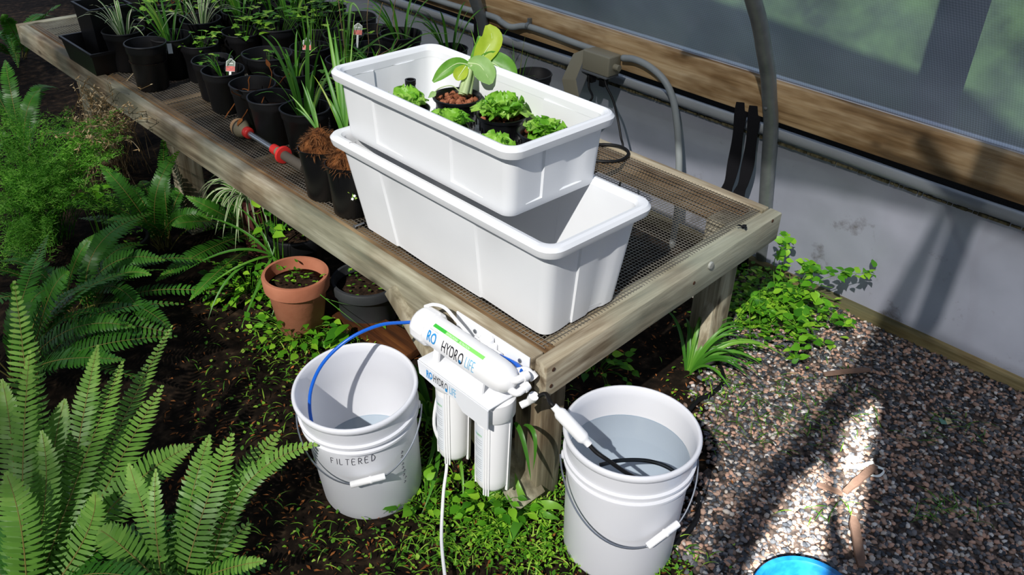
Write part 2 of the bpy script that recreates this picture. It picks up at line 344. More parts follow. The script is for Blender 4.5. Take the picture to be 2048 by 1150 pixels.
# ================================================================== SETTING
def grav(x, y):                            # >0 on the gravel side of the soil/gravel border
    return (.66 * (x - 1.2) + .60 - y) + .10 * mnoise.noise(V((x * 4, y * 4, 7))) + .05 * mnoise.noise(V((x * 14, y * 14, 2)))
b = MB(); n = 110; x0, x1, y0, y1 = -1.6, 2.71, -1.2, 8.2
vs = [(x0 + (x1 - x0) * i / n, y0 + (y1 - y0) * j / n) for j in range(n + 1) for i in range(n + 1)]
b.add([(x, y, H(x, y)) for x, y in vs], [(j * (n + 1) + i, j * (n + 1) + i + 1, (j + 1) * (n + 1) + i + 1, (j + 1) * (n + 1) + i) for j in range(n) for i in range(n)])
SOIL = mat('dark_damp_soil', [(.3, (14, 11, 8)), (.5, (30, 23, 17)), (.64, (54, 42, 31)), (.75, (86, 70, 52))], scale=26, detail=8, rough=.95, spec=.1, bump=1, bscale=50)
ground = struct(b.build('floor', SOIL, ang=180))
# added unseen roof sheets: tints, outlines and gaps shaped to place sun and shade
RZ = 2.9; ox, oy = SUN.x / -SUN.z * RZ, SUN.y / -SUN.z * RZ
def sheet(name, t, poly, holes=(), blotch=0):
    loops = [[V((x - ox, y - oy, RZ)) for x, y in l] for l in [poly] + list(holes)]
    vs = [p for l in loops for p in l]; b = MB(); b.add(vs, [tuple(f) for f in tessellate_polygon(loops)])
    return struct(b.build(name, sun_mask_mat(name, t, blotch), smooth=False))
def gp(*px): return [tuple(P(u, v, 0).xy) for u, v in px]
BND = [(-5, .30), (.9, .52), (1.45, .70), (2.3, .80), (3.02, .96)]
h1 = gp((1752, 800), (1690, 858), (1672, 960), (1700, 1100), (1722, 1010), (1738, 880))
h2 = gp((1648, 925), (1590, 975), (1500, 1140), (1500, 1240), (1632, 1240), (1650, 1000))
h3 = [(2.63, -.4), (3.16, -.4), (3.16, .93), (2.66, .80)]
sheet('ceiling_shade_mask', .016, [(4.15, -6), (4.15, .96)] + BND[::-1] + [(-5, -6)], [h1, h2, h3 if h3[1][0] < 3.1 else [(2.63, -.4), (3.05, -.4), (3.05, .93), (2.66, .80)]])  # unseen blocker, its gaps cut to throw the sun patches on the gravel
h3 = [(2.63, -.4), (3.05, -.4), (3.05, .93), (2.66, .80)]
sheet('ceiling_wall_light_mask', .125, h3)  # unseen sheet added to let weakened sun onto the lower wall
sheet('ceiling_sun_mask', .165, [(.98, .545), (1.45, .70), (2.3, .80), (3.02, .96), (2.98, 1.3), (2.88, 1.9), (2.86, 2.5), (.98, 2.5)])  # unseen sheet outlined to keep tubs and bench in softened sun
sheet('ceiling_dapple_mask', .125, [(-5, .30), (.9, .52), (.98, .545), (.98, 2.5), (2.86, 2.5), (2.84, 9), (-5, 9)], blotch=2.6)  # unseen blotchy sheet added to dapple the sun over ferns and far bench
sheet('ceiling_side_mask', .05, [(3.02, .96), (4.15, .96), (4.15, 9), (2.84, 9), (2.86, 2.5), (2.88, 1.9), (2.98, 1.3)])  # unseen sheet added to hold sun off the upper wall
q_ = PX(1908, 500, 2.57); b = MB(); e_ = q_ - SUN * (1.95 / .675)
b.box((e_.x - .02, e_.y - .028, 2.05), (e_.x + .02, e_.y + .028, 2.88)); b.beam((e_.x, e_.y, 2.42), (e_.x - .02, e_.y + .19, 2.60), .03, .03); struct(b.build('ceiling_shadow_caster', STL, smooth=False))  # unseen bar added to cast the soft dark band on the lower wall
# gravel
GM = mat('gravel_fines', [(.35, (40, 38, 38)), (.55, (86, 76, 70)), (.7, (120, 104, 94))], scale=60, rough=.95, spec=.1, bump=.8, bscale=80)
b = MB(); n = 70; x0, x1, y0, y1 = .95, 2.62, -.25, 1.75
idx = {}
for j in range(n + 1):
    for i in range(n + 1):
        x = x0 + (x1 - x0) * i / n; y = y0 + (y1 - y0) * j / n; idx[i, j] = (x, y, H(x, y) + .006)
vs = [idx[i, j] for j in range(n + 1) for i in range(n + 1)]; fs = []
for j in range(n):
    for i in range(n):
        if grav(x0 + (x1 - x0) * (i + .5) / n, y0 + (y1 - y0) * (j + .5) / n) > 0: fs.append((j * (n + 1) + i, j * (n + 1) + i + 1, (j + 1) * (n + 1) + i + 1, (j + 1) * (n + 1) + i))
b.add(vs, fs); gravel = struct(b.build('floor_gravel_bed', GM, ang=180))
# icosahedron stones
ph = (1 + 5 ** .5) / 2
IV = np.array([(-1, ph, 0), (1, ph, 0), (-1, -ph, 0), (1, -ph, 0), (0, -1, ph), (0, 1, ph), (0, -1, -ph), (0, 1, -ph), (ph, 0, -1), (ph, 0, 1), (-ph, 0, -1), (-ph, 0, 1)]) / 1.902
IF = [(0, 11, 5), (0, 5, 1), (0, 1, 7), (0, 7, 10), (0, 10, 11), (1, 5, 9), (5, 11, 4), (11, 10, 2), (10, 7, 6), (7, 1, 8), (3, 9, 4), (3, 4, 2), (3, 2, 6), (3, 6, 8), (3, 8, 9), (4, 9, 5), (2, 4, 11), (6, 2, 10), (8, 6, 7), (9, 8, 1)]
rs = np.random.RandomState(5)
def stone_verts():
    v = IV * (1 + rs.uniform(-.28, .28, (12, 1))); v = v * np.array([rs.uniform(.9, 1.5), rs.uniform(.7, 1.1), rs.uniform(.4, .75)]); return v
SVAR = [stone_verts() for _ in range(40)]
SME = []
for k, sv in enumerate(SVAR[:28]):
    b = MB(); b.add(sv.tolist(), IF, 0, (k * .377 + .02) % 1 * .98 + .01); me = b.mesh('stone', smooth=False); me.materials.append(STONE); SME.append(me)
pts = []
while len(pts) < 21000:
    x, y = rs.uniform(1.0, 2.6), rs.uniform(-.2, 1.65)
    if grav(x, y) > rs.uniform(-.06, .05) and not (x < 2.0 and y > 1.3): pts.append((x, y))
pts.sort(key=lambda p: (p[0] - .9) ** 2 + (p[1] + .1) ** 2 if False else p[0] * .594 + p[1] * .597)
def inframe(x, y):
    c = RW.transposed() @ (V((x, y, 0)) - CAM); u = CX + FPX * c.x / -c.z; v = CY - FPX * c.y / -c.z
    return 1290 < u < 2040 and v < 1142
near = []; rest = []
for p in pts: (near if len(near) < 300 and inframe(*p) else rest).append(p)
for k, (x, y) in enumerate(near):
    s = rs.uniform(.005, .0082)
    M = Matrix.Translation((x, y, H(x, y) + .006 + s * .35)) @ Matrix.Rotation(rs.uniform(0, 6.28), 4, 'Z') @ Matrix.Rotation(rs.uniform(-.6, .6), 4, 'X') @ Matrix.Scale(s, 4)
    inst(SME[k % 28], 'stone', gravel, M)
A = np.zeros((len(rest) * 12, 3)); R_ = np.zeros(len(rest) * 20)
for k, (x, y) in enumerate(rest):
    s = rs.uniform(.0040, .0082); a = rs.uniform(0, 6.28); t = rs.uniform(-.7, .7); ca, sa, ct, st = math.cos(a), math.sin(a), math.cos(t), math.sin(t)
    v = SVAR[rs.randint(40)] * s; v = v @ np.array([[1, 0, 0], [0, ct, st], [0, -st, ct]]) @ np.array([[ca, sa, 0], [-sa, ca, 0], [0, 0, 1]])
    A[k * 12:k * 12 + 12] = v + np.array([x, y, H(x, y) + .006 + s * rs.uniform(.1, .6)]); R_[k * 20:k * 20 + 20] = rs.uniform(.01, 1)
def np_mesh(name, verts, faces, rv, m):
    me = bpy.data.meshes.new(name); nf = len(faces)
    me.vertices.add(len(verts)); me.vertices.foreach_set('co', np.asarray(verts, np.float32).ravel())
    k = faces.shape[1]; me.loops.add(nf * k); me.loops.foreach_set('vertex_index', faces.ravel().astype(np.int32))
    me.polygons.add(nf); me.polygons.foreach_set('loop_start', np.arange(nf, dtype=np.int32) * k)
    me.update(calc_edges=True); at = me.attributes.new('rnd', 'FLOAT', 'FACE'); at.data.foreach_set('value', np.asarray(rv, np.float32))
    me.materials.append(m); o = bpy.data.objects.new(name, me); C.objects.link(o); return o
F = (np.array(IF)[None] + (np.arange(len(rest)) * 12)[:, None, None]).reshape(-1, 3)
o = np_mesh('small_gravel', A, F, R_, STONE); o.parent = gravel; o['kind'] = 'stuff'
# ---- right wall
YA, YB = -1.0, 7.4
def hx(z):                                  # inner face of the hoops
    pts = [(0, 2.643), (.3, 2.566), (.6, 2.494), (.78, 2.415), (.93, 2.326), (1.03, 2.254), (1.3, 2.02), (1.7, 1.55)]
    for (a, p), (c, q) in zip(pts, pts[1:]):
        if z <= c: return p + (q - p) * (z - a) / (c - a)
    return pts[-1][1]
b = MB(); ny, nz = 190, 22; vs = []
for j in range(nz + 1):
    for i in range(ny + 1):
        y = YA + (YB - YA) * i / ny; z = .02 + .535 * j / nz
        w = mnoise.noise(V((y * 1.9 + z * 2.4, z * 3, 1))) * .020 + mnoise.noise(V((y * 7 - z * 8, z * 5, 5))) * .005
        vs.append((2.612 - .062 * (j / nz) + w * math.sin(PI * j / nz), y, z))
b.add(vs, [(j * (ny + 1) + i, j * (ny + 1) + i + 1, (j + 1) * (ny + 1) + i + 1, (j + 1) * (ny + 1) + i) for j in range(nz) for i in range(ny)])
wall = struct(b.build('wall_right', FILMLO, ang=180))
b = MB(); b.tube([(2.548 + .004 * math.sin(k * .9), YA + (YB - YA) * k / 60, .546 + .004 * mnoise.noise(V((k * .5, 0, 0)))) for k in range(61)], .019, 12)
hem = b.build('film_roll', HEM, wall, ang=180)
ALG = mat('algae_stain', [(.4, (52, 50, 36)), (.6, (98, 92, 70))], scale=60, rough=.95, spec=.1)
b = MB(); N_ = 560
for k in range(N_):
    y = YA + (YB - YA) * k / N_; h = .0022 + .004 * abs(mnoise.noise(V((y * 9, 2, 0)))) + .002 * rnd.random(); z = .517 + .002 * mnoise.noise(V((y * 3, 0, 9)))
    x = 2.612 - .062 * (z - .02) / .535 - .006
    b.box((x - .004, y, z - h), (x + .002, y + (YB - YA) / N_ * rnd.uniform(.7, 1.1), z + h))
b.build('hem_seam', ALG, wall, smooth=False)
b = MB(); b.box((2.632, YA, .50), (2.636, YB, .64)); SCR = mat('dark_insect_screen', [(.4, (12, 13, 15)), (.6, (26, 28, 32))], scale=300, rough=.7)
b.build('insect_screen', SCR, wall, smooth=False)
b = MB()
for k in range(500):                         # beads of water clinging to the dark screen
    y = rnd.gauss(1.95, .25); z = .568 + abs(rnd.gauss(0, .012)); s = rnd.uniform(.001, .0026)
    b.lathe([(0, -s), (s, 0), (0, s)], 5, Matrix.Translation((2.63, y, z)))
DROP = mat('water_bead', (200, 206, 212), rough=.08, spec=1); bb = b.build('water_beads', DROP, wall); bb['kind'] = 'stuff'
# purlin with its metal lath on top
b = MB(); b.box((2.502, YA, .603), (2.54, YB, .728)); purlin = struct(b.build('trim_1', WP, bevel=.003)); purlin.name = 'trim_1'
b = MB(); b.box((2.527, YA, .7285), (2.552, YB, .736)); lath = mat('white_lath', (198, 200, 206), rough=.4); b.build('film_batten', lath, purlin, smooth=False)
MRK = mat('chalk_mark', (186, 160, 128), rough=.9); b = MB()
for st in ([(0, 0), (.016, .002), (.015, .018), (.002, .016)], [(0, .026), (.018, .03)], [(.001, .037), (.017, .041), (.012, .05), (.002, .046)]):
    pts = [V((2.5012, .675 - s[0] * .6, .64 + s[1] * 1.2)) for s in st]; b.tube(crom(pts, 3), .0011, 4)
b.build('chalk_letters', MRK, purlin)
# sill board
b = MB(); b.box((2.575, YA, -.06), (2.613, YB, .037)); sill = struct(b.build('baseboard_right', WB, bevel=.003)); sill.name = 'baseboard_right'
# upper film following the hoops
b = MB(); nz, ny = 26, 150; vs = []
for j in range(nz + 1):
    for i in range(ny + 1):
        z = .733 + .95 * j / nz; y = YA + (YB - YA) * i / ny; w = mnoise.noise(V((y * 1.3, z * 2, 4))) * .012 * min(1, j / 4)
        vs.append((hx(z) + .055 + .035 * max(0, 1 - (z - .73) / .3) + w, y, z))
b.add(vs, [(j * (ny + 1) + i, j * (ny + 1) + i + 1, (j + 1) * (ny + 1) + i + 1, (j + 1) * (ny + 1) + i) for j in range(nz) for i in range(ny)])
up = struct(b.build('wall_right_upper', FILMUP, ang=180)); up.name = 'wall_right_upper'
# hoops
for y, lab in ((1.33, 'near'), (2.72, 'far'), (4.15, 'third')):
    zs = [-.15, 0, .15, .3, .45, .6, .7, .78, .86, .93, 1.03, 1.3, 1.7]
    b = MB(); b.tube(crom([(hx(z) - .012 + (.03 if z < 0 else 0), y, z) for z in zs], 3), .024, 14)
    o = b.build('steel_hoop', STL, loc=(2.6, y, 0), ang=180)
    tag(o, {'near': 'grey steel hoop pipe rising just behind the right corner of the bench', 'far': 'grey steel hoop pipe crossing behind the bok choy leaves',
            'third': 'farthest grey steel hoop pipe on the greenhouse side wall'}[lab], 'pipe', 'hoop pipes of the greenhouse')
    zb = .668; t_ = hx(zb) - .012
    c = MB(); c.lathe([(0, 0), (.006, 0), (.006, .004), (0, .005)], 8, Matrix.Translation((t_ - .022, y, zb)) @ Matrix.Rotation(-PI / 2, 4, 'Y')); c.build('bolt_head', ALU, o)
# outside, seen dimly through the film
OUT = mat('outside_post_wood', (30, 28, 26), rough=.9)
b = MB(); b.box((2.70, .885, 0), (2.79, .975, 2.2)); o = b.build('post', OUT, loc=(2.75, .93, 0), bevel=.004); tag(o, 'dark upright post standing outside, showing through the hazy plastic wall', 'post')
b = MB()
b.tube(crom([(2.70, .60, -.05), (2.69, .62, .15), (2.675, .66, .32), (2.70, .66, .46)], 4), [.016 - .0005 * i for i in range(13)], 7)
b.tube(crom([(2.68, .65, .28), (2.675, .73, .36), (2.68, .80, .47)], 4), .010, 6); b.tube(crom([(2.68, .66, .33), (2.67, .6, .40), (2.68, .55, .47)], 4), .011, 6)
o = b.build('shrub_stem', OUT, loc=(2.7, .62, 0)); tag(o, 'forked dark stem outside, shadowed on the lower white plastic wall', 'stem')
LWN = mat('outside_ground', [(.35, (82, 88, 80)), (.65, (110, 112, 102))], scale=6, detail=8, rough=.95)
b = MB(); b.box((2.72, -2, -.2), (9, 9, -.012)); lw = struct(b.build('floor_outside', LWN, smooth=False)); lw.name = 'floor_outside'
HDG = mat('hedge_outside', [(.35, (20, 34, 18)), (.65, (52, 74, 42))], scale=5, detail=8, rough=.95)
b = MB(); b.lathe([(.9, 0), (1.0, .5), (.85, 1.2), (.5, 1.7), (0, 1.9)], 24, Matrix.Translation((4.3, 2.9, 0)) @ Matrix.Diagonal((.9, 2.4, 1, 1)), wob=lambda a, z: .14 * mnoise.noise(V((a * 2, z * 3, 0))))
o = b.build('hedge', HDG, loc=(4.3, 2.9, 0)); tag(o, 'dark green hedge outside behind the hazy upper plastic', 'hedge')
# ================================================================== BENCH
BT = .49
bench = thing('plant_bench', 'long weathered lumber potting bench with a wire mesh top', 'bench', (1.64, 2.6, 0))
EL0, EL1, ER0, ER1 = V((1.119, 1.008, 0)), V((1.124, 1.050, 0)), V((2.163, 1.066, 0)), V((2.166, 1.108, 0))
def board(name, c4, z0, z1, m, bev=.004):
    b = MB(); b.hexa([(p[0], p[1], z0) for p in c4] + [(p[0], p[1], z1) for p in c4]); return b.build(name, m, bench, bevel=bev)
board('end_board', [EL0, ER0, ER1, EL1], .402, BT, WX)
def bx(name, a, c, m, bev=.004):
    b = MB(); b.box(a, c); return b.build(name, m, bench, bevel=bev)
bx('front_board', (1.119, 1.054, .402), (1.157, 4.25, BT), WY)
bx('back_board', (2.128, 1.112, .402), (2.166, 4.25, BT), WY)
bx('far_end_board', (1.119, 4.252, .402), (2.166, 4.29, BT), WX)
bx('front_inner_board', (1.1605, 1.056, .402), (1.199, 4.248, .4835), WYD)
board('end_inner_board', [(1.2, 1.0585, 0), (2.126, 1.1075, 0), (2.126, 1.146, 0), (1.2, 1.097, 0)], .402, .4835, WX)
bx('back_inner_board', (2.100, 1.15, .402), (2.1265, 4.248, .4835), WYD)
for y in (1.72, 2.35, 3.0, 3.62): bx('cross_joist', (1.2, y, .40), (2.10, y + .038, .4835), WXD)
for x, y in ((1.165, 1.06), (1.165, 2.90), (1.165, 3.72)): bx('leg', (x, y, -.03), (x + .085, y + .085, .40), WZ, .005)
for x, y in ((1.99, 1.125), (2.02, 2.9), (2.02, 4.1)): bx('leg', (x, y, -.03), (x + .085, y + .085, .478), WZ, .005)
b = MB(); b.beam((1.141, 1.56, .43), (1.141, 1.055, .03), .036, .088, (1, 0, 0)); b.build('brace', WZ, bench, bevel=.003)
b = MB(); b.beam((2.097, 1.20, .40), (1.96, 1.108, .015), .075, .034, (0, 1, 0)); b.build('brace', WZ, bench, bevel=.003)
# hardware cloth
b = MB(); zw = BT - .0035; p = .0115; i = 0
x = 1.17
while x < 2.15: b.box((x, 1.062 + (x - 1.12) * .055, zw), (x + .0015, 4.24, zw + .0013)); x += p
y = 1.075
while y < 4.24:
    xe = 2.15; xs = 1.17
    if y < 1.118: xe = 1.17 + (y - 1.066) / .055
    b.box((xs, y, zw + .001), (max(xs + .02, min(xe, 2.15)), y + .0012, zw + .0022)); y += p
o = b.build('wire_mesh', HWC, bench, smooth=False); o['kind'] = 'stuff'
HOLE = mat('screw_hole', (70, 44, 26), rough=.9)
for u, v in ((1107, 739), (1102, 772), (1388, 566), (1545, 442)):
    q = PX(u, v, 1.2); d = ray(u, v); n = V((-(ER0 - EL0).y, (ER0 - EL0).x, 0)).normalized()
    t = (EL0 - CAM).dot(n) / d.dot(n); q = CAM + d * t
    b = MB(); b.lathe([(0, 0), (.0055, 0), (.005, .0012), (0, .0014)], 10, Matrix.Translation(q) @ Matrix.Rotation(PI / 2, 4, 'X')); b.build('screw_head', HOLE, bench)
d = ray(1420, 530); n = V((-(ER0 - EL0).y, (ER0 - EL0).x, 0)).normalized(); q = CAM + d * ((EL0 - CAM).dot(n) / d.dot(n))
b = MB(); b.lathe([(0, 0), (.011, 0), (.011, .004), (.009, .006), (0, .0065)], 14, Matrix.Translation(q) @ Matrix.Rotation(PI / 2, 4, 'X')); b.build('carriage_bolt', mat('pale_bolt', (178, 180, 172), rough=.5, metal=.3), bench)
NL = mat('steel_nail', (150, 154, 160), rough=.3, metal=.8)
b = MB(); a_ = P(709, 453, BT + .004); c_ = P(728, 446, BT + .004); b.tube([a_, c_], .0032, 8); b.lathe([(0, -.001), (.006, -.001), (.006, .001), (0, .001)], 8, Matrix.Translation(a_) @ (c_ - a_).to_track_quat('Z', 'Y').to_matrix().to_4x4()); b.build('nail', NL, bench)
# ================================================================== TUBS
def tub(name, label, xc, yt, yb, z0, z1, hxt, hxb, lip, ribs_to):
    """rounded tapering tub; ribbed panels on all four sides"""
    root = thing(name, label, 'tub', (xc, (yb[0] + yb[1]) / 2, z0), 'stacked white plastic tubs')
    def ring(hx_, ya, yb_, r, z, off, xo=0, inner=0):
        pts = []; hy = (yb_ - ya) / 2; yc = (ya + yb_) / 2
        cs = [(hx_ - r, -hy + r, -90), (hx_ - r, hy - r, 0), (-hx_ + r, hy - r, 90), (-hx_ + r, -hy + r, 180)]
        sides = []
        for k, (cx, cy, a0) in enumerate(cs):
            for q in range(7):
                a = math.radians(a0 + 90 * q / 6); pts.append(V((xc + xo + cx + r * math.cos(a), yc + cy + r * math.sin(a), z)))
            nx = cs[(k + 1) % 4]; aa = math.radians(a0 + 90); nrm = V((math.cos(aa), math.sin(aa), 0))
            s0 = pts[-1].copy(); a1 = math.radians(nx[2]); s1 = V((xc + xo + nx[0] + r * math.cos(a1), yc + nx[1] + r * math.sin(a1), z))
            L_ = (s1 - s0).length
            st = [(.10, 0), (.20, .6), (.293, 1), (.30, 0), (.62, 0), (.72, .6), (.803, 1), (.81, 0), (.9, 0)] if L_ > .45 else [(.1, 0), (.30, 1), (.315, 0), (.55, 0), (.62, 1), (.80, .9), (.86, 0), (.93, 0)]
            rev = k in (1, 2)
            if rev: st = [(1 - t, o) for t, o in st[::-1]]
            for t, o in st: pts.append(s0.lerp(s1, t) - nrm * (o * off))
        return pts
    dx = (z1 - z0)
    def W_(t): return hxb + (hxt - hxb) * t, yb[0] + (yt[0] - yb[0]) * t, yb[1] + (yt[1] - yb[1]) * t
    R = []; th = .004; rb = .028
    def rg(t, e, z, off=0, r=rb): h, a, c = W_(t); R.append(ring(h + e, a - e, c + e, max(.006, r + e * .6), z, off))
    rg(0, -.012, z0); rg(0, -.003, z0 + .003); rg(.03, 0, z0 + .012, 0 if ribs_to > .02 else .004)
    tt = [ribs_to, ribs_to + .012, .5, .84, .88]
    for k, t in enumerate(tt): rg(t, 0, z0 + dx * t, 0 if (k in (0, 4) and ribs_to > .02) or k == 4 else .0045)
    zr = z1 - .027
    rg(.9, 0, zr); rg(.9, lip * .9, zr - .001); rg(.9, lip, zr + .006); rg(.9, lip + .002, z1 - .010); rg(.9, lip - .004, z1 - .002); rg(.9, lip * .5, z1); rg(.9, .002, z1 - .003)
    rg(.9, -th, z1 - .012); rg(.88, -th - .001, z1 - .03)
    for t in (.84, .5, ribs_to + .012): rg(t, -th, z0 + dx * t, .0045)
    rg(.06, -th, z0 + .016); rg(0, -.016, z0 + .006)
    b = MB(); b.rings(R); o = b.build('tub_shell', TUB, root, ang=28)
    return root
tub_lo = tub('storage_tub', 'larger deep white plastic tub standing on the bench beneath the planted one', 1.322, (1.04 + .025, 1.873 - .025), (1.09, 1.79), BT, .755, .1555 + .0, .126, .025, .004)
tub_up = tub('storage_tub', 'shallow white plastic tub holding potted lettuces, stacked on top', 1.345, (1.192 + .02, 1.874 - .02), (1.222, 1.84), .738, .922, .157, .148, .020, .13)
# seam across the lower tub's front rim
b = MB(); b.box((1.1535, 1.764, .728), (1.174, 1.7675, .7555)); SEAM = mat('rim_seam', (176, 176, 178), rough=.6); b.build('rim_seam', SEAM, tub_lo, bevel=.0005)
# ================================================================== NET POTS with seedlings
def netpot(label, x, y, zr, kind, pebbles=16, seed=1, K=1.0):
    z0 = .745; h = zr - z0; rg = random.Random(seed)
    t = thing('potted_seedling', label, 'plant', (x, y, z0), 'net pots of seedlings in the upper tub')
    b = MB(); b.lathe([(.042 * K, z0), (.044 * K, z0 + .004), (.056 * K, zr - .02), (.057 * K, zr - .012), (.0635 * K, zr - .008), (.0655 * K, zr - .001), (.062 * K, zr), (.057 * K, zr - .004), (.053 * K, zr - .02), (.041 * K, z0 + .01), (0, z0 + .008)], 36, Matrix.Translation((x, y, 0)))
    pot = b.build('net_pot', NET, t)
    b = MB()
    for k in range(22):
        a = 2 * PI * k / 22
        for lv in range(2):
            zz = z0 + h * (.35 + .3 * lv); r = (.0435 + .0125 * (zz - z0) / h) * K; q = V((x + (r + .0028) * math.cos(a), y + (r + .0028) * math.sin(a), zz))
            b.beam(q - V((0, 0, .007)), q + V((0, 0, .007)), .003, .003, (math.cos(a), math.sin(a), 0))
    bb = b.build('pot_ribs', NET, pot, smooth=False)
    b = MB(); b.lathe([(.053 * K, zr - .024), (.03, zr - .018), (0, zr - .016)], 20, Matrix.Translation((x, y, 0))); b.build('pebble_bed', SOILP, t)
    for k in range(pebbles):
        a = rg.uniform(0, 6.28); r = math.sqrt(rg.random()) * .050 * K; s = rg.uniform(.0055, .0095)
        inst(PEBME[k % 6], 'clay_pebble', t, Matrix.Translation((r * math.cos(a), r * math.sin(a), zr - z0 - .018 + s * .5 + .006 * (1 - r / .055))) @ Matrix.Rotation(rg.uniform(0, 6), 4, (rg.random(), rg.random(), 1)) @ Matrix.Scale(s, 4))
    return t
PEBME = []
for k in range(6):
    bm = bmesh.new(); bmesh.ops.create_icosphere(bm, subdivisions=1, radius=1)
    for v in bm.verts: v.co *= 1 + .3 * mnoise.noise(v.co * 1.4 + V((k * 7, 0, 0)))
    me = bpy.data.meshes.new('clay_pebble'); bm.to_mesh(me); bm.free(); me.polygons.foreach_set('use_smooth', [True] * len(me.polygons)); me.materials.append(PEB); PEBME.append(me)
def ruffle_leaf(L, w, seed, cup=.35, curl=.5):
    """lettuce leaf grown along +Y; its blade rolls outwards and its margin is frilled"""
    b = MB(); nx, ny = 12, 10; vs = []; rr = random.Random(seed); p0 = rr.uniform(0, 6); p1 = rr.uniform(0, 6)
    for j in range(ny + 1):
        k = j / ny; ww = w * (.20 + 1.0 * math.sin(PI * min(1, .10 + k * .72)) ** .8) * (1 if k < .8 else 1 - ((k - .8) / .2) ** 2 * .45)
        a = curl * k * k; y = L * k * (1 - .30 * a); z = -L * .75 * a
        for i in range(nx + 1):
            s = i / nx * 2 - 1; ed = max(abs(s) ** 2, (max(0, k - .6) / .4) ** 2)
            rf = .30 * w * ed * math.sin(k * 13 * (1 if s > 0 else 1.2) + p0 + s * 6) + .09 * w * math.sin(s * 8 + k * 9 + p1)
            vs.append((s * ww, y + .07 * L * math.sin(s * 10 + p1) * k, z + cup * w * s * s + rf))
    b.add(vs, [(j * (nx + 1) + i, j * (nx + 1) + i + 1, (j + 1) * (nx + 1) + i + 1, (j + 1) * (nx + 1) + i) for j in range(ny) for i in range(nx)])
    me = b.mesh('leaf', ang=180); me.materials.append(LET); return me
LETME = [ruffle_leaf(.05, .024, s, .2 + .12 * (s % 3), .3 + .2 * (s % 4)) for s in range(8)]
def lettuce(t, zr, n, size, dx=0, dy=0, z0=.745, seed=3):
    rg = random.Random(seed)
    for k in range(n):
        ring = k / n; a = k * 2.4 + rg.uniform(-.3, .3); tilt = 1.42 - .80 * ring + rg.uniform(-.12, .12); s = size * (.80 + .30 * ring) * rg.uniform(.85, 1.15)
        M = Matrix.Translation((dx, dy, zr - z0 - .012 + .003 * (1 - ring))) @ Matrix.Rotation(a, 4, 'Z') @ Matrix.Translation((0, .003 + .007 * ring, .004)) @ Matrix.Rotation(tilt, 4, 'X') @ Matrix.Scale(s, 4)
        inst(LETME[(k + seed) % 8], 'leaf', t, M)
ZR = .852
LBL = {'l': 'lettuce seedling'}
t1 = netpot('curly green lettuce with many ruffled leaves in a full net pot, mid tub', 1.424, 1.490, ZR, 'l', 40, 4); lettuce(t1, ZR, 24, 1.25, 0, 0, seed=3)
t2 = netpot('small pale lettuce in the net pot nearest the right end of the tub', 1.424, 1.342, ZR, 'l', 20, 5); lettuce(t2, ZR, 15, 1.0, -.004, 0, seed=5)
t3 = netpot('lettuce with one broad leaf beside the black tube at the tub left end', 1.266, 1.668, ZR, 'l', 8, 6, .9); lettuce(t3, ZR, 11, 1.1, .010, .016, seed=7)
t4 = netpot('light green lettuce half hidden behind the tub front rim, second from left', 1.264, 1.520, ZR - .004, 'l', 8, 7, .9); lettuce(t4, ZR, 15, 1.02, .012, 0, seed=1)
t5 = netpot('smallest lettuce whose leaf tips peep over the near corner of the rim', 1.264, 1.365, ZR - .012, 'l', 8, 8, .9); lettuce(t5, ZR - .012, 13, .95, .012, 0, seed=6)
# bok choy
tb = netpot('tall bok choy with broad paddle leaves and a thick pale stalk', 1.418, 1.652, ZR, 'b', 55, 9)
q0 = V((1.418, 1.652, ZR))
def bleaf(pts, w, m, off, nseg=12, fold=.18, tipw=.6, bend=0):
    """pts: photo pixels base, control(s), tip on the plane through the stalk facing the lens; off shifts towards the lens"""
    pp = [PQ(u, v, q0, o) for (u, v), o in zip(pts, off)]
    path = crom(pp, 5) if len(pp) > 2 else pp
    b = MB(); m_ = len(path); nx = 6; vs = []; fs = []
    for i, p in enumerate(path):
        tt = (path[min(i + 1, m_ - 1)] - path[max(i - 1, 0)]).normalized(); sd = tt.cross(TOCAM + V((-.25, .1, .3)) * bend).normalized(); u = sd.cross(tt)
        k = i / (m_ - 1); pw = w / 2 * max(.07, math.sin(PI * min(1, (.08 + .92 * k)) ** 1.25) ** .62 if k < 1 else .2)
        for j in range(nx + 1):
            s = j / nx * 2 - 1; vs.append(p + sd * (pw * s) + u * (pw * (fold * s * s * 1.5 + .05 * math.sin(s * 7 + k * 13)) ))
    fs = [(i * (nx + 1) + j, i * (nx + 1) + j + 1, (i + 1) * (nx + 1) + j + 1, (i + 1) * (nx + 1) + j) for i in range(m_ - 1) for j in range(nx)]
    b.add(vs, fs); o = b.build('leaf', m, tb, ang=180)
    n_ = max(3, int(m_ * .85)); u_ = [(path[i] + ((path[i] - q0).length * 0 + .0004) * TOCAM) for i in range(n_)]
    c = MB(); c.tube(u_, [.0015 * (1 - .8 * i / n_) for i in range(n_)], 5); c.build('midrib', BKV, o)
bleaf([(944, 142), (952, 118), (962, 92), (958, 72)], .034, BKG, [-.02, -.024, -.022, -.02], bend=.5)
bleaf([(952, 138), (968, 108), (984, 78), (975, 50)], .060, BKY, [-.004, -.006, -.004, -.012])
bleaf([(955, 124), (985, 126), (1010, 146), (1022, 176)], .070, BKG, [-.01, -.008, -.002, .004])
bleaf([(940, 130), (915, 127), (890, 142), (866, 164)], .036, BKG, [.004, .012, .014, .012])
bleaf([(932, 132), (925, 142), (918, 152), (914, 161)], .036, BKY, [.012, .018, .02, .02])
bleaf([(936, 126), (958, 130), (972, 148), (982, 168)], .056, BKP, [.012, .022, .022, .018])
